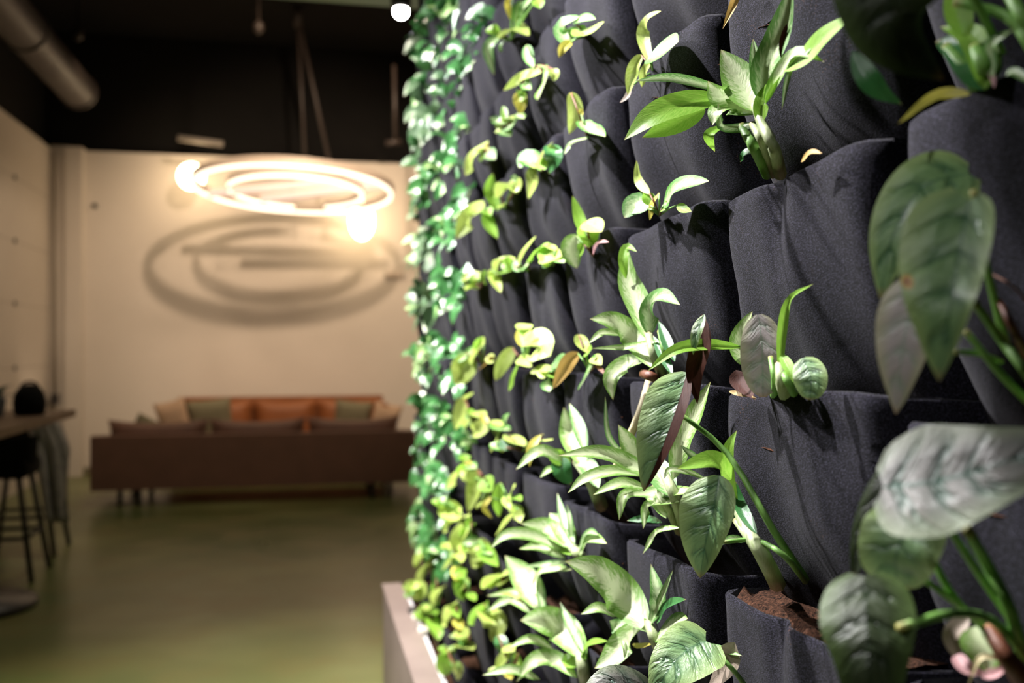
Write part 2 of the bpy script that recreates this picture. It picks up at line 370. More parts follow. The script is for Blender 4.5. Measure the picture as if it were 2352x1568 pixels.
# wall globes
for (x, y, rx, rz), lb in (((440, 405, .155, .155), 'round glowing globe lamp on the far wall left of the rings'), ((831, 506, .15, .24), 'tall glowing globe lamp on the far wall below the rings')):
    p = onY(x, y, YF-.45); t = empty('globe_lamp', p, lb, 'lamp', 'globe lamps on the far wall')
    mb = MB(); n = 12; mb.lathe(p, [(rx*math.sin(math.pi*(i+.2)/(n+.4)), -rz*math.cos(math.pi*(i+.2)/(n+.4))) for i in range(n+1)], 24); mb.build('globe', 'globe', t, True)
    MB().tube([p+Vector((0, .1, 0)), Vector((p.x, YF, p.z))], .02, 8).build('wall_arm', 'conduit', t, True)
# ---------------------------------------------------------------- sofas
def cushion(c, h, rot=None, sag=0):
    mb = MB(); n = 14; v = []; f = []
    # pillow: two puffed sheets
    for side in (1, -1):
        for i in range(n+1):
            for j in range(n+1):
                a = 2*i/n-1; b = 2*j/n-1
                e = ((1-a**4)*(1-b**4))**.5
                pinch = 1-.07*(1-abs(a))*(abs(b)**3) if False else 1
                q = Vector((a*h[0]*(1-.06*(1-b*b)), side*h[1]*e, b*h[2]*(1-.06*(1-a*a)) - sag*(1-a*a)*(b > .5)*(b-.5)))
                v.append(c+(rot @ q if rot else q))
    m1 = (n+1)**2
    for s in range(2):
        for i in range(n):
            for j in range(n):
                q = (s*m1+i*(n+1)+j, s*m1+(i+1)*(n+1)+j, s*m1+(i+1)*(n+1)+j+1, s*m1+i*(n+1)+j+1)
                f.append(q if s == 0 else q[::-1])
    return mb.add(v, f)
def sofa(name, x0, x1, yb, yf, ztop, zcush, m, label, facing, ncush, cx0, cx1):
    """yb back plane y, yf front plane y"""
    t = empty(name, ((x0+x1)/2, (yb+yf)/2, 0), label, 'sofa')
    s = 1 if yf > yb else -1
    mb = MB().box((x0, min(yb, yb+s*.16), .16), (x1, max(yb, yb+s*.16), ztop)); mb.build('back_frame', m, t)
    a = .16 if x1-x0 > 2.6 else .10
    for xx in ((x0, x0+a), (x1-a, x1)): MB().box((xx[0], min(yb+s*.16, yf), .16), (xx[1], max(yb+s*.16, yf), ztop-.06)).build('arm', m, t)
    MB().box((x0+a, min(yb+s*.16, yf-s*.03), .16), (x1-a, max(yb+s*.16, yf-s*.03), .32)).build('seat_base', m, t)
    wd = (cx1-cx0)/ncush
    for i in range(ncush):
        c = Vector((cx0+wd*(i+.5), yb+s*.28, (zcush+.42)/2)); 
        cushion(c, (wd/2*.99, .13, (zcush-.42)/2*1.05), None, .06).build('back_cushion', m, t, True)
        ya, yb2 = sorted((yb+s*.36, yf)); MB().rbox(Vector((cx0+wd*(i+.5), (ya+yb2)/2, .39)), Vector((wd/2*.99, (yb2-ya)/2, .08)), .05).build('seat_cushion', m, t, True)
    for xx in (x0+.25, x0+.42, x1-.42, x1-.25):
        for yy in (yb+s*.08, yf-s*.1): MB().tube([(xx, yy, 0), (xx, yy, .17)], .025, 8).build('leg', 'darkmetal', t, True)
    return t
YS = 9.62
A = onY(207, 1003, YS); B = onY(955, 1003, YS)
fl = CAMH
sofa('sofa', A.x, B.x, YS, YS+.95, A.z, onY(500, 962, YS+.28).z, 'sofadark', 'long dark brown sofa seen from behind on the green floor', 1, 3, onY(243, 980, YS+.2).x, onY(920, 980, YS+.2).x)
YB = 11.9
A2 = onY(412, 912, YB); B2 = onY(877, 912, YB)
sofa('sofa', A2.x, B2.x, YB, YB-.9, A2.z, A2.z-.02, 'sofaorange', 'rust orange sofa facing the camera against the far wall', -1, 3, onY(430, 912, YB-.3).x, onY(870, 912, YB-.3).x)
def pillow(x0, y0, x1, y1, Y, m, tilt, label, yaw=0):
    c = onY((x0+x1)/2, (y0+y1)/2, Y); kk = (x1-x0)/2/F*Y*1.02; kz = (y1-y0)/2/F*Y
    rot = Matrix.Rotation(yaw, 3, 'Z') @ Matrix.Rotation(R(14), 3, 'X') @ Matrix.Rotation(tilt, 3, 'Y')
    tag(cushion(c-Vector((0, 0, 0)), (kk, .09, kz), rot).build('pillow', m, None, True), label, 'pillow', 'loose pillows on the sofas')
pillow(372, 918, 436, 1040, 11.1, 'beigefab', R(-14), 'beige pillow at the left end of the orange sofa')
pillow(436, 916, 530, 1020, 11.25, 'olivefab', R(-5), 'olive green pillow beside the beige one on the left')
pillow(768, 918, 850, 1010, 11.25, 'olivefab', R(6), 'olive green pillow at the right end of the orange sofa')
pillow(850, 922, 912, 1030, 11.1, 'beigefab', R(14), 'beige pillow nearest the planted wall')
pillow(306, 955, 352, 1010, 10.4, 'olivefab', R(30), 'small olive pillow showing only its corner above the left of the brown sofa')
# ---------------------------------------------------------------- bar table, stool, things on it
ztab = CAMH-.40
o = empty('bar_table', (-1.87, 6.1, 0), 'high wooden bar table with a dark round pedestal base', 'table')
MB().box((-2.35, 4.3, ztab-.045), (-1.47, 6.76, ztab)).build('tabletop', 'wood', o)
MB().lathe((-1.86, 6.06, 0), [(.33, 0), (.335, .02), (.325, .045), (.08, .06), (.04, .10), (.035, ztab-.10), (.16, ztab-.05)], 40).build('pedestal', 'darkmetal', o, True)
def stool(cx, cy, label):
    o = empty('bar_stool', (cx, cy, 0), label, 'stool', 'black bar stools'); zs = .66
    MB().rbox(Vector((cx, cy, zs+.06)), Vector((.21, .21, .065)), .05).build('seat', 'black', o, True)
    pts = [(cx+.22*math.cos(a), cy+.22*math.sin(a), zs+.2) for a in [R(200+i*140/10) for i in range(11)]]
    mb = MB(); v = []; f = []
    for i in range(13):
        a = R(190+i*160/12)
        for r_, z_ in ((.20, .08), (.235, .08), (.25, .27), (.215, .27)): v.append(Vector((cx+r_*math.cos(a), cy+r_*math.sin(a), zs+z_)))
    for i in range(12):
        for j in range(4): f.append((i*4+j, i*4+(j+1) % 4, i*4+4+(j+1) % 4, i*4+4+j))
    f += [(0, 3, 2, 1), (48, 49, 50, 51)]
    mb.add(v, f).build('backrest', 'black', o)
    L = [(1, 1), (1, -1), (-1, -1), (-1, 1)]
    foot = [(cx+sx*.25, cy+sy*.22, 0) for sx, sy in L]; hd = [(cx+sx*.15, cy+sy*.14, zs+.02) for sx, sy in L]
    for a, b in zip(hd, foot): MB().tube([a, b], .019, 8).build('leg', 'darkmetal', o, True)
    def lp(i, z): a, b = Vector(hd[i]), Vector(foot[i]); return b.lerp(a, z/zs)
    for i in range(4): MB().tube([lp(i, .27), lp((i+1) % 4, .27)], .014, 8).build('footrest_bar', 'darkmetal', o, True)
stool(-1.96, 6.88, 'black bar stool with a low curved back, the nearer one at the table')
stool(-2.02, 7.70, 'black bar stool mostly hidden under the grey throw')
# throw hanging from the table end
v = []; f = []; na, nb = 16, 18
base = onY(70, 955, 6.95)
for j in range(nb+1):
    t = j/nb; yy = 948+t*250
    for i in range(na+1):
        s = i/na
        xl = 55+45*t**.8*1.0+10*t; xr = 108+48*min(1, t*3)**.7
        q = onY(xl+(xr-xl)*s, yy, 7.43+.03*math.sin(s*14+t*3)+.03*math.sin(s*27))
        v.append(q)
for j in range(nb):
    for i in range(na): k_ = j*(na+1)+i; f.append((k_, k_+1, k_+na+2, k_+na+1))
th = link('throw_blanket', v, f, 'throw'); md = th.modifiers.new('s', 'SOLIDIFY'); md.thickness = .03
tag(th, 'grey fleecy throw draped over the farther bar stool behind the table end', 'blanket')
p = P(68, 955, 5.75); p.z = ztab
t = empty('shoulder_bag', p, 'rounded black bag standing on the wooden bar table', 'bag')
MB().lathe(p, [(.075, 0), (.088, .02), (.092, .08), (.082, .13), (.06, .165), (.02, .185)], 24).build('body', 'black', t, True)
MB().tube([p+Vector((.05*math.cos(a), 0, .16+.04*math.sin(a))) for a in [math.pi*i/8 for i in range(9)]], .008, 6).build('handle', 'black', t, True)
p = P(-12, 955, 5.6); p.z = ztab
t = empty('potted_plant', p, 'small plant with teal green leaves in a blue grey pot on the bar table', 'plant')
MB().lathe(p, [(.045, 0), (.06, .1), (.062, .11)], 20).build('pot', 'bluegrey', t, True)

# ---------------------------------------------------------------- planted wall of felt pockets
XB = .53; Y0 = .33; CW = .31; NC = 11; ROWH = .2035
ROWS = list(range(-5, 8))                                 # rim height = .161 + n * ROWH above the camera
def rimz(n): return CAMH+.161+n*ROWH
PK = {}
def pocket(ci, n, parent):
    r = random.Random(ci*100+n)
    ya = Y0+ci*CW; yb = ya+CW; zt = rimz(n)+r.uniform(-.006, .008); H = ROWH+.045
    nu, nv = (26, 20) if ci < 5 else (14, 10)
    prot = .100+r.uniform(-.006, .006); sag = r.uniform(-.003, .008); ph = r.uniform(0, 9); skew = r.uniform(-.25, .25)
    tilt = -.006+r.uniform(-.004, .004)
    v = []; f = []
    def pt(u, vv):
        a = 2*u-1; sh = max(0, 1-abs(a)**((14 if a < 0 else 9)*(1-.45*vv)))**.5
        pv = 1-.12*vv-.82*vv**3
        x = prot*sh*pv*(1+.10*skew*a)+.012
        wr = .006*math.sin(u*13+ph+vv*3)*sh*(.3+vv) + .004*noise.noise(Vector((u*5+ph, vv*4, n)))*sh
        # soft vertical crease near the rim
        cr = .012*math.exp(-((u-.5-.3*skew)/.05)**2)*math.exp(-vv*2.5)*(1 if r0 > .5 else 0)
        z = zt-H*vv-(sag*(1-a*a)+.008*abs(a)**8)*(1-vv)+tilt*a*(1-vv)
        return Vector((XB-x-wr+cr, ya+(yb-ya)*(u*.985+.0075), z))
    r0 = r.random()
    for j in range(-2, nv+1):
        for i in range(nu+1):
            u = i/nu
            if j < 0:
                q = pt(u, 0); q.x += .005 if j == -1 else .007; q.z += .0025 if j == -1 else -.05
                v.append(q)
            else: v.append(pt(u, j/nv))
    rows = nv+3; order = [1, 0]+list(range(2, rows))
    # order rows: inner bottom (-2 -> z low), inner top (-1), outer 0..nv
    grid = [v[(nu+1)*0:(nu+1)*1], v[(nu+1)*1:(nu+1)*2]]+[v[(nu+1)*(k+2):(nu+1)*(k+3)] for k in range(nv+1)]
    vv = [q for row in grid for q in row]
    # fix inner rows: row0 must be the lower one
    for i in range(nu+1):
        base = grid[2][i]
        vv[i] = base+Vector((.007, 0, -.05)); vv[nu+1+i] = base+Vector((.0035, 0, .003))
    for j in range(rows-1):
        for i in range(nu): k_ = j*(nu+1)+i; f.append((k_, k_+nu+1, k_+nu+2, k_+1))
    o = link('felt_pocket', vv, f, 'felt', parent)
    # soil in the opening
    sv = []; sf = []; m_ = 10 if ci < 5 else 5
    hi = .012 if (ci, n) == (1, -2) else -.028
    for i in range(m_+1):
        u = .05+.9*i/m_; e = pt(u, 0)
        for j in range(m_+1):
            t_ = j/m_; x = e.x+.006+(XB-.004-e.x-.006)*t_
            zz = e.z+hi-.01+.012*noise.noise(Vector((u*9+ci, t_*6, n)))*(1 if ci < 6 else .5)-(.012 if j == 0 else 0)
            sv.append(Vector((x, e.y, zz)))
    for i in range(m_):
        for j in range(m_): k_ = i*(m_+1)+j; sf.append((k_, k_+1, k_+m_+2, k_+m_+1))
    link('soil', sv, sf, 'soil', o)
ORD = ['nearest', 'second nearest', 'third nearest', 'fourth nearest', 'fifth nearest', 'sixth nearest', 'fifth farthest', 'fourth farthest', 'third farthest', 'second farthest', 'farthest']
for ci in range(NC):
    ya = Y0+ci*CW
    t = empty('felt_planter_panel', (XB, ya+CW/2, .6), 'black felt pocket panel, '+ORD[ci]+' column of the planted wall', 'planter', 'felt pocket columns of the planted wall')
    MB().box((XB, ya, .5), (XB+.03, ya+CW, CAMH+1.8)).build('backing_panel', 'felt', t)
    for n in ROWS: pocket(ci, n, t)
struct('wall_side', MB().box((XB+.035, -1, 0), (XB+.2, 3.76, ZC)), 'black', 'dark wall carrying the felt pockets')
# planter trough
o = empty('planter_trough', (.4, 2, 0), 'mauve brown metal trough along the foot of the planted wall', 'planter')
zt = CAMH-.93
MB().box((.30, .2, 0), (.31, 3.76, zt)).box((.31, 3.75, 0), (.415, 3.76, zt)).build('side_panel', 'planter', o)
MB().box((.295, .2, zt), (.37, 3.77, zt+.012)).build('rim', 'planter', o)
MB().box((.37, .2, zt-.05), (.385, 3.74, zt+.004)).box((.385, .2, zt-.05), (.415, 3.74, zt-.03)).build('liner', 'plasticw', o)
sv = [Vector((x, y, zt-.02)) for y in (.2, 3.73) for x in (.385, .415)]
link('gravel_bed', sv, [(0, 1, 3, 2)], 'soil', o)
for (x, y, m_, s_, lb) in ((947, 1368, 'tanplastic', .035, 'tan stone at the far corner of the trough'), (958, 1426, 'pebble', .022, 'pale flat stone in the trough, middle one'), (972, 1456, 'pebble', .022, 'cream stone in the trough, nearest of the row'), (948, 1412, 'darkmetal', .02, 'dark stone in the trough beside the pale ones')):
    d = (-.93-.0)/ray(x, y).z; p = P(x, y, d); p.z = zt+.012
    v0 = MB().rbox(p, Vector((s_*.8, s_*1.6, s_*.6)), s_*.55); tag(v0.build('stone', m_, None, True), lb, 'stone')

# ---------------------------------------------------------------- leaves and stems
PROF = {'lance': (.75, 1.0), 'ovate': (.5, .8), 'heart': (.33, .88), 'strip': (.45, .8), 'round': (.45, .5)}
def leaf_geo(pts, wl, wr, prof, roll=0, fold=.25, ripple=0, cup=0, lobe=0, n=14, m=3, curl=0, up=None):
    cv = curve(pts, n+1); a, b = PROF[prof]; mx = (a/(a+b))**a*(b/(a+b))**b
    V = []; U = []; Fc = []; M = []
    ph = rnd.uniform(0, 6)
    for i, p in enumerate(cv):
        t = i/n; T = (cv[min(i+1, n)]-cv[max(i-1, 0)]).normalized()
        Nn = (up if up is not None else (CP-p).normalized()+Vector((-.15, .1, .55))).normalized(); Nn = (Nn-T*Nn.dot(T))
        Nn = Nn.normalized() if Nn.length > 1e-4 else Vector((0, 0, 1))
        Nn = Matrix.Rotation(R(roll)+R(curl)*t, 3, T) @ Nn; B = T.cross(Nn)
        te = min(max(t, .004), .996); ww = te**a*(1-te)**b/mx
        for j in range(-m, m+1):
            s = j/m; h = wl if s > 0 else wr; off = s*h*ww
            z = fold*abs(off)-cup*abs(s)**2.2*h*ww + ripple*h*math.sin(t*15+ph+(1.5 if s > 0 else 0))*abs(s)*ww
            bk = lobe*h*(abs(s)**1.3)*max(0, 1-t*3.2)**1.5
            V.append(p+B*off+Nn*z-T*bk); U.append((t, (s+1)/2))
    k = 2*m+1
    for i in range(n):
        for j in range(2*m): q = i*k+j; Fc.append((q, q+1, q+k+1, q+k)); M.append(1 if j < m else 0)
    return V, U, Fc, M
def leafobj(parent, mat_, pts, w, prof='lance', mat2=None, wl=None, wr=None, name='leaf', label=None, **k):
    V, U, Fc, M = leaf_geo(pts, (wl if wl is not None else w/2), (wr if wr is not None else w/2), prof, **k)
    o = link(name, V, Fc, [mat_, mat2 or mat_], parent, uvs=U, fm=M)
    if label: o['label'] = label
    return o
def stemobj(parent, mat_, pts, r0, r1, name='stem'):
    cv = curve(pts, 10); mb = MB(); mb.tube(cv, [r0+(r1-r0)*i/9 for i in range(10)], 8)
    return link(name, mb.v, mb.f, mat_, parent, uvs=[((i//8)/9, (i % 8)/8) for i in range(len(mb.v))])
XM = .402
def plant(name, label, cat, anchor, XA, parts, group=None):
    """parts: ('L'|'S', material, [(x,y[,dz])...], width px, {opts}); x, y of the photo, dz metres beyond the plant's own distance"""
    ax, ay = anchor; d0 = dX(ax, ay, XA); root = P(ax, ay, d0)
    t = empty(name, root, label, cat, group)
    for q in parts:
        kind, m_, pts, w = q[:4]; op = dict(q[4]) if len(q) > 4 else {}
        if kind == 'W':
            leafobj(t, m_, [Vector(x) for x in pts], w, **op); continue
        dz0 = op.pop('dz', 0); xm = op.pop('xm', XM); W = []
        for i, pp in enumerate(pts):
            dz = pp[2] if len(pp) > 2 else 0
            d = d0+dz0+dz
            lim = dX(pp[0], pp[1], xm) if not (kind == 'S' and i == 0) else dX(pp[0], pp[1], XA)
            d = min(d, lim); W.append((P(pp[0], pp[1], d), d))
        dm = sum(x[1] for x in W)/len(W)
        if kind == 'L':
            for kk in ('wl', 'wr'):
                if kk in op: op[kk] = op[kk]/F*dm
            leafobj(t, m_, [x[0] for x in W], w/F*dm, **op)
        else:
            r1 = op.get('r1', w*.7)
            stemobj(t, m_, [x[0] for x in W], w/2/F*dm, r1/2/F*dm, op.get('name', 'stem'))
    return t
exec_parts = []
V, VG, LI, PO, PG, YE, OR, GR = 'v', 'vg', 'l', 'p', 'pg', 'y', 'o', 'g'
# ---- nearest columns: large plants, drawn leaf by leaf
plant('variegated_plant', 'cream striped plant with a lime leaf reaching left, upper part of second nearest column', 'plant', (1780, 395), .455, [
 ('S', 'sw', [(1792, 400), (1778, 340), (1750, 285), (1733, 240)], 32, {'r1': 18}),
 ('S', 'sg', [(1762, 400), (1735, 345), (1705, 290)], 28, {'r1': 22}),
 ('S', 'sw', [(1775, 400), (1752, 330), (1728, 285)], 24, {'r1': 16}),
 ('L', VG, [(1748, 235, 0), (1762, 160, -.01), (1795, 75, -.03), (1822, -45, -.05)], 84, {'roll': -12, 'fold': .3}),
 ('L', VG, [(1745, 205), (1736, 150), (1730, 90)], 30, {'fold': .5, 'prof': 'strip', 'dz': .01}),
 ('L', V, [(1738, 258, -.01), (1705, 195, -.02), (1656, 114, -.02)], 92, {'roll': 10, 'fold': .25, 'dz': -.01}),
 ('L', V, [(1738, 262, -.02), (1690, 238, -.035), (1652, 222, -.045), (1626, 186, -.05)], 70, {'roll': -15, 'fold': .35}),
 ('L', V, [(1735, 262, -.02), (1690, 248, -.045), (1648, 255, -.055), (1636, 288, -.055)], 62, {'roll': 20, 'fold': .2}),
 ('L', VG, [(1650, 206, -.03), (1545, 183, -.03), (1461, 186, -.03)], 26, {'prof': 'strip', 'fold': .7}),
 ('L', LI, [(1662, 222, -.03), (1580, 238, -.04), (1500, 268, -.05), (1434, 321, -.05)], 82, {'fold': .18, 'roll': 8}),
 ('L', LI, [(1620, 252, -.02), (1550, 285, -.03), (1475, 316, -.035)], 52, {'fold': .1, 'roll': -15}),
 ('L', VG, [(1736, 278, -.03), (1695, 290, -.05), (1655, 284, -.055), (1650, 238, -.055)], 26, {'prof': 'strip', 'fold': -.6}),
 ('L', LI, [(1662, 288, -.03), (1632, 305, -.04), (1630, 322, -.04), (1642, 348, -.035)], 26, {}),
 ('L', V, [(1755, 240, -.03), (1785, 180, -.06), (1830, 122, -.08), (1893, 142, -.09)], 40, {'fold': .3}),
 ('L', LI, [(1800, 160, -.08), (1850, 130, -.1), (1900, 82, -.13), (1965, 30, -.16)], 66, {'fold': .2}),
 ('L', VG, [(1862, 112, -.08), (1815, 165, -.07), (1796, 252, -.06)], 17, {'prof': 'strip'}),
 ('L', LI, [(1748, 285, -.03), (1756, 225, -.04), (1796, 168, -.05)], 46, {'fold': .3, 'roll': -20}),
 ('L', GR, [(1742, 345, .01), (1712, 352, 0), (1700, 372, 0)], 24, {}),
 ('L', 'b', [(1808, 56, -.1), (1796, 105, -.09), (1800, 150, -.08)], 15, {'prof': 'strip'}),
 ('L', 'o', [(1840, 372, -.03), (1862, 350, -.05), (1888, 352, -.06)], 16, {}),
])
plant('alocasia', 'dark glossy alocasia above a lime leafed clump, at the top right corner', 'plant', (2255, 222), .45, [
 ('S', 'sg', [(2262, 225), (2225, 170), (2175, 110)], 42, {'r1': 30}),
 ('S', 'sg', [(2275, 225), (2262, 160), (2240, 110)], 46, {'r1': 30}),
 ('L', 'g', [(2262, 205), (2248, 150, -.02), (2210, 110, -.03), (2150, 95, -.03)], 100, {'fold': .2, 'prof': 'ovate'}),
 ('L', LI, [(2262, 205), (2262, 140, -.02), (2225, 80, -.03), (2160, 62, -.03)], 66, {'fold': .3, 'dz': .02}),
 ('L', LI, [(2220, 90), (2200, 20, -.02), (2185, -50, -.02)], 60, {'fold': .3}),
 ('L', VG, [(2280, 180), (2275, 110, -.02), (2330, 66, -.04)], 34, {'fold': .4}),
 ('L', YE, [(2232, 215, -.02), (2150, 222, -.05), (2063, 284, -.07)], 32, {'fold': .3}),
 ('L', 'pk', [(2265, 145), (2278, 170, -.01), (2284, 202)], 16, {'prof': 'strip'}),
 ('L', VG, [(2380, 196, -.02), (2330, 165, -.03), (2310, 172, -.03)], 22, {}),
 ('S', 'sg', [(2420, 200, -.05), (2370, 110, -.06), (2310, 35, -.07), (2190, 5, -.08)], 30, {'r1': 20}),
 ('S', 'sg', [(2410, 150, -.05), (2360, 60, -.06), (2310, -30, -.08)], 34, {'r1': 28}),
 ('L', 'g', [(1958, 118, -.03), (2005, 195, -.04), (2072, 240, -.03)], 52, {'fold': .2, 'label': 'narrow dark green leaf'}),
 ('S', 'sg', [(2300, 120, -.06), (2200, -60, -.12), (2040, -170, -.15)], 22, {'r1': 16}),
 ('S', 'sg', [(2300, -60, -.02), (2160, -330, -.04), (2060, -520, 0)], 22, {'r1': 14}),  # this stem and the next are out of view, for the added leaves
 ('S', 'sg', [(2330, -60, -.02), (2290, -380, -.04), (2240, -560, 0)], 22, {'r1': 14}),
 ('W', 'sd', [(.34, .56, 1.86), (.22, .66, 1.90), (.13, .78, 1.86)], .17, {'prof': 'heart', 'lobe': .2, 'n': 16, 'm': 5, 'up': Vector((-.4, .4, 1))}),  # three unseen leaves added above to shade the nearest felt column
 ('W', 'sd', [(.30, .60, 2.04), (.15, .74, 2.06), (.04, .88, 2.00)], .19, {'prof': 'heart', 'lobe': .2, 'n': 16, 'm': 5, 'up': Vector((-.4, .4, 1))}),
 ('W', 'sd', [(.36, .44, 1.88), (.27, .52, 1.92), (.14, .55, 1.88)], .17, {'prof': 'heart', 'lobe': .2, 'n': 16, 'm': 5, 'up': Vector((-.4, .4, 1))}),
 ('L', 'sd', [(2036, -190, -.13), (2035, -60, -.15), (2055, 70, -.15), (2168, 182, -.13)], 250, {'prof': 'heart', 'lobe': .3, 'fold': -.12, 'n': 24, 'm': 8, 'ripple': .03, 'label': 'large dark glossy leaf'}),
])
plant('alocasia', 'green alocasia with overlapping arrow shaped leaves and an orange spot, at right edge', 'plant', (2400, 930), .46, [
 ('S', 'sg', [(2420, 960), (2370, 870, -.02), (2300, 780, -.04), (2236, 690, -.06)], 30, {'r1': 18}),
 ('S', 'sg', [(2310, 790, -.03), (2285, 690, -.04), (2262, 590, -.06), (2236, 440, -.09)], 22, {'r1': 16}),
 ('S', 'sg', [(2400, 960), (2300, 860, -.02), (2218, 760, -.05)], 20, {'r1': 14}),
 ('S', 'sg', [(2300, 830, -.02), (2250, 812, -.04), (2195, 808, -.05)], 14, {'r1': 12}),
 ('S', 'sr', [(2380, 720), (2330, 660), (2270, 625, -.03)], 7, {'r1': 5}),
 ('S', 'sr', [(2370, 840), (2330, 760), (2295, 690)], 24, {'r1': 14}),
 ('L', 's', [(2225, 398, -.02), (2120, 430, -.02), (2050, 545, -.02), (2022, 686, -.02)], 190, {'prof': 'heart', 'lobe': .15, 'fold': .12, 'n': 22, 'm': 7, 'ripple': .03, 'wl': 78, 'wr': 90, 'dz': .0}),
 ('L', 'sp', [(2228, 458, -.09), (2204, 580, -.10), (2180, 720, -.11), (2158, 874, -.10)], 200, {'prof': 'heart', 'lobe': .25, 'fold': .14, 'n': 24, 'm': 8, 'ripple': .03, 'wl': 132, 'wr': 66, 'label': 'broad front leaf with an orange ringed spot'}),
 ('L', 'sk', [(2120, 640, -.05), (2085, 740, -.05), (2068, 840, -.05), (2058, 950, -.04)], 138, {'prof': 'heart', 'fold': .15, 'n': 20, 'm': 6, 'ripple': .05, 'label': 'pale silver pink leaf with a tan tip'}),
])
plant('alocasia', 'alocasia with one huge silver leaf above a dark olive leaf, bottom right', 'plant', (2330, 1500), .44, [
 ('S', 'sg', [(2350, 1510), (2320, 1400, -.02), (2270, 1300, -.04), (2222, 1215, -.07)], 34, {'r1': 24}),
 ('S', 'sg', [(2320, 1420, -.02), (2250, 1320, -.04), (2172, 1200, -.06)], 20, {'r1': 16}),
 ('S', 'sg', [(2260, 1440, -.02), (2190, 1370, -.04), (2120, 1240, -.03)], 20, {'r1': 16}),
 ('S', 'sg', [(2350, 1500, -.02), (2280, 1425, -.05), (2190, 1408, -.07), (2066, 1442, -.09)], 20, {'r1': 22}),
 ('S', 'sg', [(2230, 1410, -.02), (2150, 1350, -.05), (2080, 1300, -.035)], 18, {'r1': 14}),
 ('S', 'sr', [(2400, 1620), (2320, 1520), (2270, 1440)], 60, {'r1': 30}),
 ('L', 'ss', [(2028, 1118, -.08), (2150, 1105, -.10), (2290, 1066, -.12), (2520, 990, -.13)], 280, {'prof': 'heart', 'lobe': .12, 'fold': .08, 'n': 26, 'm': 9, 'ripple': .035, 'wl': 146, 'wr': 146, 'label': 'huge pale silver leaf'}),
 ('L', 's', [(2120, 1150, -.04), (2082, 1215, -.05), (2058, 1280, -.05), (2062, 1350, -.04)], 186, {'prof': 'round', 'fold': .1, 'n': 18, 'm': 7, 'ripple': .04, 'label': 'small rounded green leaf'}),
 ('L', 'sd', [(2060, 1048, 0), (2014, 1150, 0), (1982, 1240, 0), (1958, 1330, 0)], 66, {'prof': 'ovate', 'fold': .15, 'n': 18, 'm': 5, 'dz': -.02}),
 ('L', 'sd', [(1984, 1322, -.06), (1990, 1430, -.08), (1998, 1560, -.09), (2004, 1850, -.09)], 212, {'prof': 'heart', 'lobe': .12, 'fold': -.1, 'n': 24, 'm': 8, 'ripple': .03, 'label': 'hanging dark olive leaf'}),
 ('L', 'v', [(2235, 1440, 0), (2260, 1490, -.01), (2275, 1545, 0)], 90, {'prof': 'ovate', 'fold': .5}),
 ('L', 'd', [(2225, 1420, 0), (2190, 1460, -.01), (2200, 1515, -.01)], 46, {'prof': 'ovate', 'fold': .4}),
 ('L', 'pk', [(2195, 1505, -.02), (2220, 1535, -.03), (2262, 1548, -.03)], 34, {'fold': .6, 'prof': 'strip', 'name': 'dry_sheath'}),
 ('L', 'pk', [(2255, 1552, -.03), (2290, 1548, -.04), (2322, 1525, -.03)], 26, {'fold': .6, 'prof': 'strip', 'name': 'dry_sheath'}),
 ('L', 'st', [(2300, 1512, -.03), (2250, 1512, -.04), (2222, 1580, -.03)], 14, {'prof': 'strip', 'name': 'dry_sheath'}),
])
plant('alocasia', 'small alocasia with a brownish silver oval leaf and long thin lime leaves', 'plant', (1800, 920), .455, [
 ('S', 'sw', [(1812, 925), (1798, 885), (1790, 835)], 40, {'r1': 20}),
 ('S', 'sg', [(1838, 925), (1815, 885), (1795, 850)], 26, {'r1': 14}),
 ('S', 'sg', [(1775, 925), (1780, 880), (1770, 820)], 20, {'r1': 12}),
 ('L', 'sk', [(1742, 722, -.05), (1750, 790, -.06), (1752, 850, -.06), (1752, 912, -.05)], 100, {'prof': 'round', 'fold': .1, 'n': 18, 'm': 6, 'ripple': .03, 'label': 'brownish silver oval leaf'}),
 ('L', V, [(1712, 840), (1700, 780), (1728, 715)], 50, {'prof': 'ovate', 'dz': .0}),
 ('L', LI, [(1705, 797, -.03), (1620, 794, -.04), (1550, 806, -.05), (1487, 852, -.05)], 34, {'fold': .4}),
 ('S', 'sg', [(1700, 797, -.03), (1660, 793, -.03), (1632, 789, -.03)], 8, {'r1': 6}),
 ('L', LI, [(1792, 868), (1797, 770, -.02), (1815, 690, -.03), (1868, 652, -.05)], 24, {'fold': .5}),
 ('L', 's', [(1845, 822, -.05), (1862, 870, -.06), (1860, 918, -.05)], 76, {'prof': 'round', 'fold': .15, 'n': 14, 'm': 5}),
 ('L', 'b', [(1690, 850, 0), (1700, 880, 0), (1735, 918, 0)], 42, {}),
 ('L', 'o', [(1674, 898, -.02), (1700, 905, -.03), (1738, 914, -.03)], 13, {'label': 'withered orange leaf'}),
 ('L', LI, [(1795, 815, -.02), (1815, 850, -.03), (1825, 880, -.02)], 26, {'prof': 'strip'}),
 ('L', 'vg', [(1618, 720, -.03), (1608, 790, -.04), (1596, 850, -.04), (1602, 928, -.04)], 50, {'wl': 12, 'wr': 30, 'mat2': None, 'fold': .5, 'prof': 'ovate', 'roll': 0}) if False else
 ('L', 'b', [(1612, 722, -.03), (1612, 790, -.04), (1596, 860, -.04), (1602, 928, -.04)], 48, {'fold': .35, 'n': 16, 'm': 4, 'label': 'twisted maroon leaf'}),
 ('L', 's', [(1618, 722, -.035), (1600, 765, -.045), (1592, 815, -.045)], 26, {'fold': .3}),
])
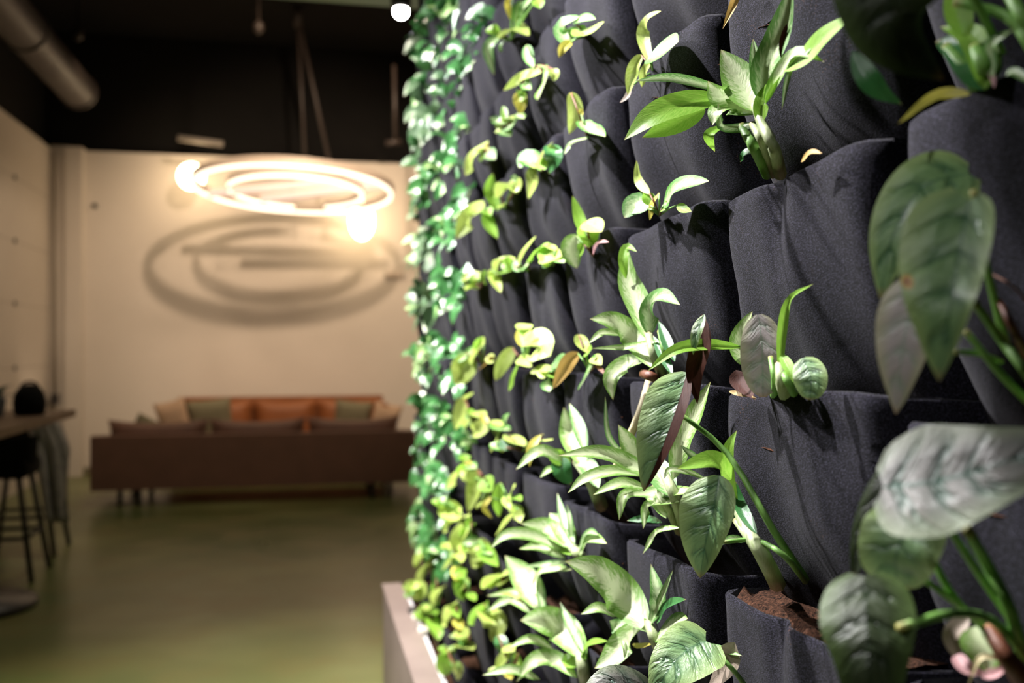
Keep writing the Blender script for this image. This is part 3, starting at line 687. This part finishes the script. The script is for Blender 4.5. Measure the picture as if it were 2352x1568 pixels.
plant('alocasia', 'plant with a folded maroon backed leaf and puckered oval leaf, rooted in loose peat', 'plant', (1800, 1335), .455, [
 ('S', 'sw', [(1785, 1340), (1750, 1270, -.01), (1715, 1215, -.02), (1692, 1165, -.02)], 42, {'r1': 22}),
 ('S', 'sw', [(1770, 1320), (1730, 1250, -.01), (1690, 1195, -.02)], 30, {'r1': 16}),
 ('S', 'sg', [(1850, 1335), (1800, 1275, -.03), (1735, 1240, -.05), (1660, 1245, -.06)], 15, {'r1': 9, 'name': 'petiole'}),
 ('S', 'sg', [(1850, 1330), (1775, 1215, -.03), (1670, 1040, -.045), (1555, 945, -.035)], 20, {'r1': 10, 'name': 'petiole'}),
 ('L', 's', [(1652, 1092, -.06), (1640, 1165, -.07), (1622, 1240, -.07), (1608, 1326, -.06)], 128, {'prof': 'ovate', 'fold': .15, 'n': 22, 'm': 7, 'ripple': .035, 'wl': 76, 'wr': 50, 'label': 'puckered oval green leaf'}),
 ('L', 's', [(1578, 855, -.03), (1556, 930, -.05), (1520, 1030, -.06), (1479, 1128, -.05)], 100, {'wl': 74, 'wr': 26, 'mat2': 'b', 'fold': .25, 'n': 22, 'm': 6, 'ripple': .03, 'prof': 'ovate', 'label': 'folded green leaf showing its maroon underside'}),
 ('L', LI, [(1680, 1100, -.03), (1640, 1058, -.05), (1555, 1076, -.06)], 52, {'fold': .25}),
 ('L', VG, [(1618, 1055, -.03), (1590, 1045, -.04), (1563, 1022, -.04)], 18, {}),
 ('L', LI, [(1694, 1180, -.01), (1672, 1090, -.02), (1674, 1030, -.02), (1692, 988, -.02)], 32, {'fold': .3}),
 ('L', 'g', [(1688, 1200, 0), (1665, 1140, -.01), (1660, 1080, -.01)], 44, {'fold': .3}),
 ('L', 'g', [(1738, 1225, 0), (1700, 1160, 0), (1690, 1105, 0)], 30, {'fold': .3}),
 ('L', VG, [(1715, 1242, -.02), (1680, 1238, -.04), (1650, 1252, -.04)], 20, {}),
 ('L', V, [(1622, 1100, -.02), (1575, 1082, -.03), (1538, 1078, -.03), (1525, 1100, -.03)], 18, {}),
])
plant('variegated_plant', 'upright cream striped plant with a long old stem hanging down, in the fourth nearest column', 'plant', (1520, 878), .45, [
 ('S', 'sw', [(1535, 885), (1505, 825, -.01), (1490, 765, -.02)], 26, {'r1': 18}),
 ('S', 'sg', [(1550, 880), (1530, 820), (1515, 760)], 20, {'r1': 12}),
 ('S', 'sr', [(1525, 880), (1500, 866, -.02), (1478, 858, -.03)], 22, {'r1': 22}),
 ('S', 'st', [(1496, 868, -.03), (1470, 950, -.05), (1428, 1040, -.06), (1408, 1082, -.06)], 26, {'r1': 12, 'name': 'old_stem'}),
 ('L', V, [(1492, 785, -.02), (1466, 705, -.03), (1440, 640, -.03), (1440, 566, -.02)], 60, {'fold': .3, 'wl': 32, 'wr': 26}),
 ('L', 'l', [(1438, 640, -.035), (1432, 600, -.035), (1440, 568, -.03), (1463, 578, -.03)], 24, {'fold': .4}),
 ('L', VG, [(1492, 772, -.02), (1494, 715, -.03), (1518, 682, -.03), (1562, 700, -.03)], 56, {'fold': .3}),
 ('L', V, [(1498, 845, -.02), (1452, 775, -.04), (1405, 738, -.05), (1355, 732, -.05)], 60, {'fold': .25}),
 ('L', V, [(1512, 784, -.03), (1440, 798, -.06), (1360, 800, -.07)], 18, {'prof': 'strip', 'fold': .5}),
 ('L', V, [(1428, 768, -.04), (1385, 764, -.05), (1350, 790, -.06)], 20, {}),
 ('L', V, [(1488, 826, -.03), (1440, 836, -.05), (1404, 868, -.06), (1408, 918, -.06)], 48, {'fold': .25}),
 ('L', 'g', [(1550, 830), (1530, 780), (1512, 735)], 26, {}),
 ('L', 'g', [(1545, 860), (1520, 810), (1500, 770)], 24, {'dz': .01}),
])
plant('variegated_plant', 'broad clump of pale cream striped leaves behind the folded maroon backed leaf', 'plant', (1550, 1215), .45, [
 ('S', 'sw', [(1578, 1225), (1550, 1140, -.01), (1522, 1080, -.02)], 34, {'r1': 20}),
 ('S', 'sw', [(1560, 1220), (1530, 1160), (1500, 1120)], 22, {'r1': 14}),
 ('L', V, [(1545, 1100, -.02), (1568, 1020, -.02), (1600, 950, -.02), (1632, 876, -.01)], 66, {'fold': .25}),
 ('L', V, [(1510, 1100, -.03), (1440, 1062, -.06), (1370, 1040, -.08), (1282, 1046, -.09)], 46, {'fold': .3}),
 ('L', V, [(1480, 1092, -.04), (1410, 1082, -.07), (1345, 1098, -.08), (1304, 1132, -.08)], 32, {'fold': .3}),
 ('L', V, [(1486, 1120, -.04), (1425, 1110, -.06), (1362, 1136, -.07)], 30, {'fold': .3}),
 ('L', V, [(1605, 1128, -.04), (1520, 1130, -.06), (1430, 1136, -.08)], 36, {'fold': .2}),
 ('L', V, [(1560, 1152, -.03), (1492, 1158, -.06), (1477, 1214, -.06)], 30, {'fold': .3}),
 ('L', V, [(1486, 1132, -.03), (1435, 1138, -.06), (1422, 1194, -.06)], 28, {'fold': .3}),
 ('L', V, [(1560, 1212, -.03), (1510, 1222, -.05), (1476, 1272, -.05)], 22, {'fold': .3}),
 ('L', V, [(1490, 1105, -.02), (1450, 1030, -.04), (1420, 975, -.04)], 48, {'fold': .3}),
 ('L', 'vg', [(1435, 1050, -.02), (1398, 1000, -.03), (1390, 910, -.03)], 14, {'prof': 'strip'}),
 ('L', VG, [(1545, 1140, -.02), (1518, 1090, -.03), (1490, 1040, -.03)], 60, {'fold': .3}),
 ('L', 'g', [(1520, 1200, 0), (1480, 1192, -.02), (1440, 1195, -.02)], 22, {}),
 ('L', V, [(1530, 1190, -.02), (1500, 1140, -.04), (1460, 1120, -.04)], 34, {'fold': .3}),
])
plant('variegated_plant', 'spiky pale plant with a drooping dark leaf, left of the broad striped clump', 'plant', (1370, 1150), .45, [
 ('S', 'sw', [(1380, 1160), (1355, 1100, -.01), (1325, 1060, -.02)], 34, {'r1': 22}),
 ('L', V, [(1345, 1075, -.02), (1312, 1000, -.03), (1295, 935, -.03)], 54, {'fold': .35}),
 ('L', VG, [(1345, 1040, -.01), (1330, 980, -.02), (1308, 926, -.02)], 30, {'fold': .3}),
 ('L', V, [(1300, 1060, -.04), (1240, 1036, -.06), (1185, 1078, -.07)], 32, {'fold': .3}),
 ('L', 'g', [(1285, 1050, -.04), (1292, 1082, -.05), (1312, 1112, -.05)], 46, {'prof': 'ovate'}),
 ('L', LI, [(1310, 1060, -.03), (1280, 1050, -.04), (1258, 1030, -.04)], 42, {'prof': 'ovate'}),
 ('L', V, [(1285, 1078, -.03), (1262, 1078, -.05), (1240, 1096, -.05)], 18, {}),
 ('L', YE, [(1242, 998, -.01), (1220, 1030, -.02), (1216, 1072, -.02)], 22, {}),
 ('L', VG, [(1375, 1120, -.02), (1350, 1070, -.03), (1320, 1060, -.03)], 40, {}),
])
plant('variegated_plant', 'star shaped pale striped plant with a lime centre, left of the large bright leaf', 'plant', (1340, 1290), .45, [
 ('S', 'sw', [(1345, 1295), (1330, 1275), (1312, 1255)], 30, {'r1': 20}),
 ('L', V, [(1322, 1262, -.02), (1262, 1215, -.04), (1196, 1202, -.05)], 50, {'fold': .3}),
 ('L', V, [(1300, 1266, -.03), (1230, 1232, -.06), (1165, 1228, -.07), (1127, 1258, -.07)], 32, {'fold': .3}),
 ('L', V, [(1300, 1282, -.03), (1245, 1256, -.05), (1192, 1260, -.06)], 28, {'fold': .3}),
 ('L', V, [(1316, 1258, -.01), (1290, 1210, -.02), (1262, 1178, -.02)], 50, {'fold': .3}),
 ('L', VG, [(1320, 1250, -.01), (1296, 1195, -.01), (1280, 1132, -.01)], 22, {}),
 ('L', VG, [(1312, 1240, -.01), (1310, 1200, -.01), (1302, 1158, -.01)], 14, {'prof': 'strip'}),
 ('L', V, [(1332, 1275, -.03), (1355, 1240, -.05), (1394, 1248, -.06)], 38, {'fold': .3}),
 ('L', VG, [(1330, 1262, -.02), (1350, 1225, -.03), (1375, 1228, -.03)], 26, {}),
 ('L', LI, [(1330, 1272, -.04), (1305, 1262, -.05), (1284, 1262, -.05)], 36, {'prof': 'ovate'}),
 ('L', 'vg', [(1310, 1290, -.02), (1260, 1296, -.03), (1202, 1300, -.03)], 18, {}),
])
plant('variegated_plant', 'pale plant with one tall broad leaf and two arching leaves, near the bottom middle', 'plant', (1245, 1425), .45, [
 ('S', 'sw', [(1250, 1430), (1240, 1400), (1232, 1375)], 24, {'r1': 18}),
 ('L', V, [(1236, 1400, -.02), (1205, 1330, -.03), (1160, 1276, -.03)], 62, {'fold': .25}),
 ('L', V, [(1220, 1352, -.02), (1248, 1312, -.04), (1314, 1308, -.05)], 44, {'fold': .3}),
 ('L', V, [(1232, 1396, -.03), (1190, 1362, -.05), (1118, 1368, -.06)], 24, {'fold': .3}),
 ('L', V, [(1225, 1410, -.03), (1175, 1376, -.05), (1120, 1402, -.05)], 28, {'fold': .3}),
 ('L', VG, [(1248, 1410, 0), (1242, 1360, 0), (1236, 1318, 0)], 22, {}),
 ('L', 'y', [(1215, 1385, -.04), (1180, 1366, -.06), (1148, 1362, -.06)], 8, {'prof': 'strip'}),
])
plant('variegated_plant', 'plant with the largest cream striped leaf pointing up left, bottom middle of the wall', 'plant', (1505, 1490), .45, [
 ('S', 'sw', [(1520, 1500), (1505, 1470, -.01), (1490, 1430, -.02)], 30, {'r1': 22}),
 ('L', V, [(1488, 1450, -.03), (1430, 1372, -.06), (1370, 1315, -.08), (1298, 1288, -.09)], 100, {'fold': .15, 'n': 18, 'm': 4}),
 ('L', V, [(1490, 1425, -.03), (1445, 1465, -.06), (1405, 1510, -.07), (1366, 1534, -.07)], 66, {'fold': .3}),
 ('L', V, [(1415, 1415, -.03), (1375, 1396, -.05), (1334, 1410, -.05)], 28, {'fold': .3}),
 ('L', VG, [(1490, 1440, -.02), (1512, 1380, -.03), (1495, 1295, -.03)], 38, {'fold': .4}),
 ('L', VG, [(1496, 1430, -.03), (1520, 1375, -.04), (1546, 1308, -.04)], 22, {'fold': .4}),
 ('L', 'g', [(1508, 1430, -.02), (1535, 1392, -.03), (1576, 1376, -.04)], 36, {'fold': .3}),
 ('L', V, [(1505, 1470, -.02), (1545, 1435, -.04), (1580, 1420, -.05)], 60, {'fold': .2}),
 ('L', 'vg', [(1450, 1450, -.01), (1420, 1440, -.02), (1400, 1425, -.02)], 44, {'fold': .2}),
 ('L', 'y', [(1495, 1480, 0), (1470, 1484, -.01), (1452, 1478, -.01)], 18, {}),
 ('L', V, [(1430, 1470, -.07), (1436, 1490, -.08), (1434, 1512, -.08)], 12, {'prof': 'strip'}),
])
plant('variegated_plant', 'pale striped plant with three arching leaves, cut by the bottom edge beside the pothos', 'plant', (1345, 1575), .45, [
 ('S', 'sw', [(1350, 1590), (1340, 1540), (1330, 1495)], 32, {'r1': 22}),
 ('L', V, [(1345, 1515, -.02), (1295, 1450, -.04), (1245, 1425, -.05), (1196, 1424, -.05)], 84, {'fold': .2}),
 ('L', V, [(1270, 1490, -.04), (1220, 1468, -.05), (1168, 1486, -.06)], 24, {'fold': .3}),
 ('L', LI, [(1328, 1515, -.03), (1355, 1480, -.05), (1396, 1472, -.05)], 28, {'fold': .3}),
 ('L', V, [(1325, 1556, -.04), (1275, 1515, -.06), (1225, 1518, -.07), (1186, 1566, -.07)], 44, {'fold': .3}),
 ('L', VG, [(1342, 1500, 0), (1312, 1440, -.01), (1286, 1382, -.01)], 22, {}),
 ('L', V, [(1240, 1560, -.05), (1175, 1538, -.07), (1108, 1550, -.07)], 26, {'fold': .3}),
 ('L', LI, [(1330, 1530, -.04), (1310, 1520, -.05), (1300, 1500, -.05)], 36, {'prof': 'ovate'}),
])
plant('alocasia', 'small alocasia with three puckered green leaves and one dry leaf, cut by the bottom edge', 'plant', (1730, 1600), .455, [
 ('S', 'sg', [(1740, 1620), (1690, 1545, -.04), (1622, 1478, -.06)], 14, {'r1': 9, 'name': 'petiole'}),
 ('L', 's', [(1622, 1472, -.06), (1580, 1492, -.07), (1530, 1545, -.08), (1500, 1625, -.08)], 118, {'prof': 'heart', 'lobe': .25, 'fold': .15, 'n': 20, 'm': 6, 'ripple': .03, 'wl': 66, 'wr': 84, 'label': 'puckered green leaf'}),
 ('L', 'ss', [(1520, 1610, -.04), (1450, 1580, -.06), (1390, 1575, -.07), (1325, 1620, -.07)], 100, {'prof': 'ovate', 'fold': .1, 'n': 18, 'm': 6, 'label': 'grey silver leaf'}),
 ('L', 'vg', [(1612, 1480, -.04), (1655, 1492, -.05), (1705, 1506, -.05)], 20, {'fold': .3}),
 ('L', 'd', [(1688, 1475, -.02), (1672, 1525, -.03), (1625, 1585, -.03)], 66, {'fold': .25, 'label': 'dry grey brown leaf'}),
])
plant('dry_leaf', 'dry tan leaf hanging over a pocket rim at the top of the wall', 'leaf', (1690, 15), .43, [
 ('L', 'o', [(1700, -30, -.01), (1685, 15, -.02), (1660, 66, -.02)], 22, {'fold': .5})])
# ---- pothos cuttings
def loc_phrase(x, y, XA):
    p = P(x, y, dX(x, y, XA)); n = round((p.z-CAMH-.161)/ROWH); ci = min(NC-1, max(0, int((p.y-Y0)/CW)))
    r = 'in the level row' if n == -1 else ('%s row%s %s the level row' % (['', 'one', 'two', 'three', 'four', 'five', 'six', 'seven', 'eight', 'nine'][abs(n+1)], '' if abs(n+1) == 1 else 's', 'above' if n > -1 else 'below'))
    return r, ORD[ci]+' column'
USED = {}
def pothos(look, anchor, parts, cat='plant'):
    a, b = loc_phrase(anchor[0], anchor[1], .43)
    key = a+b; USED[key] = USED.get(key, 0)+1
    lab = '%s pothos cutting, %s, %s' % (look, b, a)
    if USED[key] > 1: lab += ', ' + ['', 'beside the other', 'lowest of three', 'last of four'][USED[key]-1]
    ps = []; ax, ay = anchor
    if anchor[0] < 1290:
        parts = list(parts)
        for _ in range(3 if anchor[1] > 800 else 2):
            q = rnd.choice(parts)[1][0]; x0 = q[0]+rnd.uniform(-12, 10); y0 = q[1]+rnd.uniform(-12, 14); a = rnd.uniform(0, 6.28); L_ = rnd.uniform(20, 34)
            parts.append((rnd.choice([PO, PO, LI, PG]), [(x0, y0), (x0+L_*math.cos(a)-6, y0+L_*math.sin(a)*.9+4)], rnd.uniform(18, 28)))
    for q in parts:
        m_, pts, w = q[:3]; x0, y0 = pts[0][:2]
        op = dict(q[3]) if len(q) > 3 else {}
        op.setdefault('prof', 'ovate'); op.setdefault('fold', rnd.uniform(.1, .45)); op.setdefault('roll', rnd.uniform(-25, 25)); op.setdefault('lobe', .15)
        dzz = -rnd.uniform(.005, .03); op.setdefault('dz', dzz)
        if len(pts) == 2:
            (xa, ya), (xb, yb) = pts; L_ = math.hypot(xb-xa, yb-ya); k_ = rnd.uniform(-.12, .12)
            pts = [pts[0]+(0,), ((xa+xb)/2-(yb-ya)*k_, (ya+yb)/2+(xb-xa)*k_, -.008), pts[1]+(.004,)]
        ps.append(('L', m_, pts, w*1.22, op))
        ps.append(('S', 'sr' if rnd.random() < .4 else 'sg', [(ax, ay), ((ax+x0)/2, (ay+y0)/2-3, -.01), (x0, y0, dzz)], 5, {'r1': 4}))
    return plant('pothos_cutting', lab, cat, anchor, .43, ps, 'pothos cuttings in the felt pockets')
PL = [
('tall trailing', (1172, 95), [(PG, [(1225, -5), (1198, 48)], 26), (PO, [(1150, 88), (1182, 66), (1215, 82)], 40), (PG, [(1146, 84), (1122, 112), (1135, 172)], 24), (YE, [(1180, -20), (1172, 45)], 18), (PG, [(1158, 95), (1150, 120)], 16), (PG, [(1200, 5), (1185, 60)], 26)]),
('arching', (1228, 150), [(PG, [(1210, 105), (1226, 155)], 22), (PO, [(1245, 165), (1200, 178), (1156, 208)], 24), (V, [(1262, 162), (1250, 195), (1236, 228)], 50), (YE, [(1192, 212), (1194, 262)], 28), (PG, [(1205, 190), (1220, 205)], 22)]),
('low green', (1178, 290), [(PG, [(1168, 284), (1126, 270)], 24), (LI, [(1162, 275), (1154, 244)], 16), (PO, [(1152, 288), (1138, 302)], 22), (PG, [(1190, 268), (1150, 296)], 30), (V, [(1188, 262), (1204, 272)], 20)]),
('cream and green bushy', (1345, 85), [(PG, [(1308, 98), (1296, 60), (1330, 40)], 42), (PG, [(1320, 52), (1368, 44)], 24), (PO, [(1335, 78), (1388, 50)], 20), (YE, [(1312, 95), (1284, 132)], 18), (LI, [(1340, 80), (1318, 62)], 30)]),
('two leafed', (1350, 318), [(PO, [(1312, 214), (1320, 262), (1308, 308)], 30), (PG, [(1335, 280), (1390, 314)], 40), (V, [(1350, 318), (1315, 330), (1296, 354)], 16), (YE, [(1335, 262), (1338, 250)], 14)]),
('glossy', (1240, 395), [(PG, [(1230, 382), (1212, 362), (1192, 385)], 44), (PO, [(1235, 388), (1250, 350), (1272, 324)], 22), ('i', [(1262, 335), (1272, 360), (1260, 398)], 34), (PO, [(1228, 385), (1222, 420), (1213, 456)], 34), (LI, [(1248, 390), (1240, 360)], 24)]),
('pale', (1105, 370), [(PO, [(1118, 334), (1090, 360), (1068, 402)], 40), (PG, [(1118, 350), (1138, 366)], 26), (YE, [(1120, 345), (1122, 325)], 10)]),
('large rounded', (1160, 480), [(LI, [(1142, 482), (1125, 440), (1132, 398)], 26), (PO, [(1150, 450), (1168, 420), (1188, 445)], 50), (PO, [(1165, 465), (1150, 478)], 30), (PG, [(1178, 420), (1182, 400)], 16)]),
('hanging long', (1118, 490), [(PO, [(1112, 478), (1080, 500), (1048, 548)], 46), (LI, [(1116, 488), (1124, 520), (1142, 548)], 26), (PG, [(1100, 490), (1085, 470)], 24)]),
('tall pointed', (1362, 590), [(LI, [(1340, 535), (1330, 500), (1315, 450)], 24), (PO, [(1345, 510), (1382, 532)], 42), (LI, [(1342, 520), (1352, 568)], 40), (V, [(1325, 542), (1312, 580), (1325, 616)], 44), ('pk', [(1362, 585), (1375, 560), (1398, 556)], 16), (LI, [(1340, 560), (1330, 590)], 22)]),
('small lime', (1105, 660), [(PO, [(1100, 640), (1060, 642)], 34), (PO, [(1095, 655), (1075, 665)], 22), (LI, [(1110, 648), (1118, 622)], 24)]),
('drooping lime', (1150, 640), [(PO, [(1128, 620), (1150, 672)], 22), (PO, [(1140, 628), (1150, 600), (1185, 596)], 30), (LI, [(1150, 625), (1175, 622)], 26)]),
('folded green', (1215, 625), [(PO, [(1188, 618), (1205, 580), (1232, 542)], 26), (LI, [(1215, 600), (1240, 570), (1262, 562)], 30), (PG, [(1205, 612), (1225, 595)], 30)]),
('clustered', (1272, 610), [(PO, [(1245, 592), (1290, 588)], 38), (LI, [(1260, 600), (1240, 570)], 26), (PO, [(1275, 575), (1250, 560)], 18), (PG, [(1270, 600), (1245, 605)], 26)]),
('upright pale', (1500, 165), [(PO, [(1492, 140), (1477, 80), (1490, 42), (1518, 26)], 26, {'roll': 0}), (PG, [(1494, 128), (1530, 112), (1558, 96)], 68, {'roll': 0, 'fold': .15}), (PO, [(1474, 128), (1455, 165), (1442, 218)], 28, {'roll': 0}), (PO, [(1496, 142), (1480, 168), (1474, 200)], 20), ('d', [(1448, 200), (1440, 222), (1424, 236)], 12)]),
('spread', (1515, 495), [(PO, [(1492, 444), (1468, 415), (1462, 368)], 18), (PG, [(1525, 470), (1560, 428), (1628, 416)], 48, {'roll': 0, 'fold': .15}), (PG, [(1486, 478), (1458, 470), (1434, 500)], 50, {'roll': 0}), (LI, [(1492, 470), (1482, 440)], 26), (YE, [(1514, 446), (1500, 470), (1492, 505)], 20), (LI, [(1558, 470), (1588, 486)], 18), (LI, [(1520, 480), (1535, 462)], 22)]),
('pale hanging', (1110, 835), [(PO, [(1112, 790), (1085, 835)], 44), (PO, [(1075, 820), (1045, 882)], 48), (OR, [(1130, 818), (1095, 852)], 20), (LI, [(1095, 800), (1105, 775)], 22)]),
('upturned', (1205, 845), [(PO, [(1225, 760), (1240, 800), (1215, 825)], 56), (PO, [(1178, 800), (1138, 874)], 28), (LI, [(1192, 832), (1168, 898)], 26), (PO, [(1190, 825), (1222, 842)], 26), (YE, [(1200, 795), (1190, 756)], 18)]),
('flat small', (1270, 855), [(PO, [(1268, 850), (1218, 856)], 20), ('i', [(1270, 836), (1302, 822)], 34), (PG, [(1260, 845), (1290, 850)], 18)]),
('yellowing', (1355, 855), [(PO, [(1330, 770), (1352, 812)], 28), (OR, [(1328, 812), (1300, 840), (1270, 892)], 30), (PG, [(1370, 822), (1350, 860), (1328, 896)], 36), (PO, [(1360, 822), (1382, 838)], 24), (LI, [(1345, 810), (1360, 800)], 26), ('sr', [(1370, 840), (1390, 860)], 8)]),
('pale paired', (1085, 975), [(PO, [(1068, 918), (1045, 986)], 38), (PO, [(1080, 950), (1112, 962)], 34), (LI, [(1090, 960), (1075, 935)], 16)]),
('bright', (1140, 1000), [(PO, [(1112, 964), (1085, 1002)], 32), (PG, [(1132, 970), (1172, 988)], 32), (PO, [(1152, 985), (1128, 1038)], 22), (YE, [(1120, 975), (1103, 948)], 14)]),
('mixed green', (1200, 1035), [(PO, [(1168, 1000), (1205, 1024)], 38), ('i', [(1155, 1008), (1175, 1032)], 30), (PO, [(1160, 1030), (1140, 1015)], 22), ('sr', [(1248, 998), (1222, 1042)], 18)]),
('single leaf', (1080, 1075), [(PO, [(1078, 1065), (1024, 1124)], 28), (YE, [(1080, 1068), (1070, 1060)], 12)]),
('hanging', (1120, 1110), [(PO, [(1098, 1080), (1075, 1175)], 34), (LI, [(1112, 1098), (1130, 1128)], 36), (PO, [(1122, 1130), (1095, 1168)], 28)]),
('yellow edged', (1175, 1165), [(LI, [(1150, 1110), (1146, 1186)], 22), (YE, [(1128, 1142), (1112, 1165), (1130, 1190)], 12), (PO, [(1188, 1172), (1165, 1200), (1138, 1230)], 28), (LI, [(1176, 1142), (1198, 1150)], 20), (PO, [(1160, 1140), (1172, 1170)], 22)]),
('rounded', (1055, 1180), [(PO, [(1028, 1152), (1052, 1198)], 46), (PO, [(1062, 1190), (1018, 1222)], 28)]),
('plump', (1085, 1245), [(PO, [(1082, 1200), (1044, 1272)], 50), (PO, [(1085, 1262), (1050, 1244)], 34)]),
('plump', (1128, 1290), [(PO, [(1102, 1238), (1084, 1302)], 52), (LI, [(1105, 1258), (1145, 1300)], 32), (PO, [(1112, 1280), (1090, 1268)], 28)]),
('two leafed', (988, 1320), [(PO, [(988, 1268), (948, 1292)], 42), (PO, [(988, 1290), (972, 1338)], 46)]),
('pale', (1045, 1330), [(PO, [(1044, 1274), (1014, 1312)], 28), (YE, [(1045, 1300), (1066, 1342)], 24)]),
('single leaf', (1078, 1372), [(LI, [(1070, 1332), (1064, 1380)], 34), (LI, [(1078, 1360), (1092, 1380)], 18)]),
('small', (1005, 1390), [(LI, [(1002, 1325), (992, 1372)], 24), (PO, [(1018, 1348), (998, 1390)], 28), (PO, [(950, 1340), (956, 1378)], 40)]),
('plump', (1150, 1352), [(PO, [(1155, 1318), (1112, 1352)], 46), (PO, [(1150, 1345), (1168, 1330)], 26)]),
('drooping', (1000, 1430), [(LI, [(966, 1394), (1004, 1412)], 34), (LI, [(988, 1418), (1008, 1470)], 32)]),
('oval', (1052, 1432), [(PO, [(1048, 1392), (1014, 1438)], 34), (YE, [(1045, 1420), (1060, 1446)], 20)]),
('bright bent', (1125, 1420), [(LI, [(1112, 1388), (1074, 1432)], 46), (PO, [(1110, 1400), (1135, 1432), (1128, 1470)], 48)]),
('small pale', (1075, 1480), [(V, [(1070, 1466), (1032, 1460)], 24), (PO, [(1050, 1480), (1088, 1492)], 34)]),
('low', (1055, 1560), [(LI, [(1032, 1502), (1018, 1552)], 36), (PO, [(1052, 1520), (1050, 1562)], 22), ('pk', [(1030, 1502), (1040, 1490)], 12)]),
('bushy', (1175, 1550), [('i', [(1145, 1460), (1152, 1502)], 26), (PO, [(1172, 1508), (1138, 1540)], 44), (LI, [(1190, 1502), (1180, 1545)], 28), (YE, [(1165, 1530), (1175, 1560)], 22)]),
]
for a in PL: pothos(*a)
# ---- ivy at the far end
def ivy(ci, n, big, m_, cnt):
    zt_ = rimz(n); yc = Y0+(ci+.5)*CW; root = Vector((XB-.07, yc, zt_-.01))
    r = ('in the level row' if n == -1 else '%s row%s %s the level row' % (['', 'one', 'two', 'three', 'four', 'five', 'six', 'seven', 'eight', 'nine'][abs(n+1)], '' if abs(n+1) == 1 else 's', 'above' if n > -1 else 'below'))
    v = []; f = []; uvs = []; fm = []
    for i in range(cnt):
        base = root+Vector((-rnd.uniform(.0, .05), rnd.uniform(-.15, .15), rnd.uniform(-.05, .085)))
        dr = Vector((-rnd.uniform(.2, 1), rnd.uniform(-1, .8), rnd.uniform(-1, .5))).normalized()
        L_ = rnd.uniform(.035, .062)*big
        up = Vector((-1, -.9, .9))+Vector((rnd.uniform(-.9, .9), rnd.uniform(-.9, .9), rnd.uniform(-.9, .9)))
        pts = [base, base+dr*L_*.5+Vector((0, 0, .006)), base+dr*L_-Vector((0, 0, .008))]
        V_, U_, F_, M_ = leaf_geo(pts, L_*.42, L_*.42, 'heart', fold=rnd.uniform(0, .4), lobe=.35, n=6, m=2, up=up, ripple=.06)
        k0 = len(v); v += V_; uvs += U_; f += [tuple(a+k0 for a in q) for q in F_]; fm += [0 if rnd.random() < .8 else 1]*len(F_)
        mb = MB(); mb.tube(curve([root, (root+base)/2+Vector((-.015, 0, .01)), base], 5), .0018, 5)
        k0 = len(v); v += mb.v; uvs += [(.5, .5)]*len(mb.v); f += [tuple(a+k0 for a in q) for q in mb.f]; fm += [1]*len(mb.f)
    o = link('ivy', v, f, [m_, 'g' if rnd.random() < .6 else 'pg'], None, uvs=uvs, fm=fm)
    tag(o, '%s glossy ivy, %s column, %s' % ('grey green' if m_ == 'ig' else 'dark green', ORD[ci], r), 'plant', 'ivy at the far end of the planted wall')
for n in ROWS:
    for ci in range(6, 11):
        if n >= 1: ok = ci >= 7 or (n >= 3)
        elif n >= -2: ok = ci >= 7
        elif n >= -4: ok = ci >= 8
        else: ok = False
        if not ok: continue
        grey = n >= 0 and ci >= 9
        ivy(ci, n, 1.25 if grey else 1.0, 'ig' if grey and rnd.random() < .75 else 'i', 15 if ci > 6 else 9)
# leaves of the small plant on the bar table
t = [o for o in C.objects if o.name == 'potted_plant'][0]
pb = t.location+Vector((0, 0, .10))
for i in range(14):
    a = i*2.4; e = rnd.uniform(.25, 1.1); L_ = rnd.uniform(.10, .17)
    dv = Vector((math.cos(a)*math.cos(e), math.sin(a)*math.cos(e), math.sin(e)))
    V_, U_, F_, M_ = leaf_geo([pb, pb+dv*L_*.6, pb+dv*L_-Vector((0, 0, .03))], .024, .024, 'ovate', n=8, m=2, up=Vector((0, 0, 1)))
    link('leaf', V_, F_, 'tealleaf', t, uvs=U_)
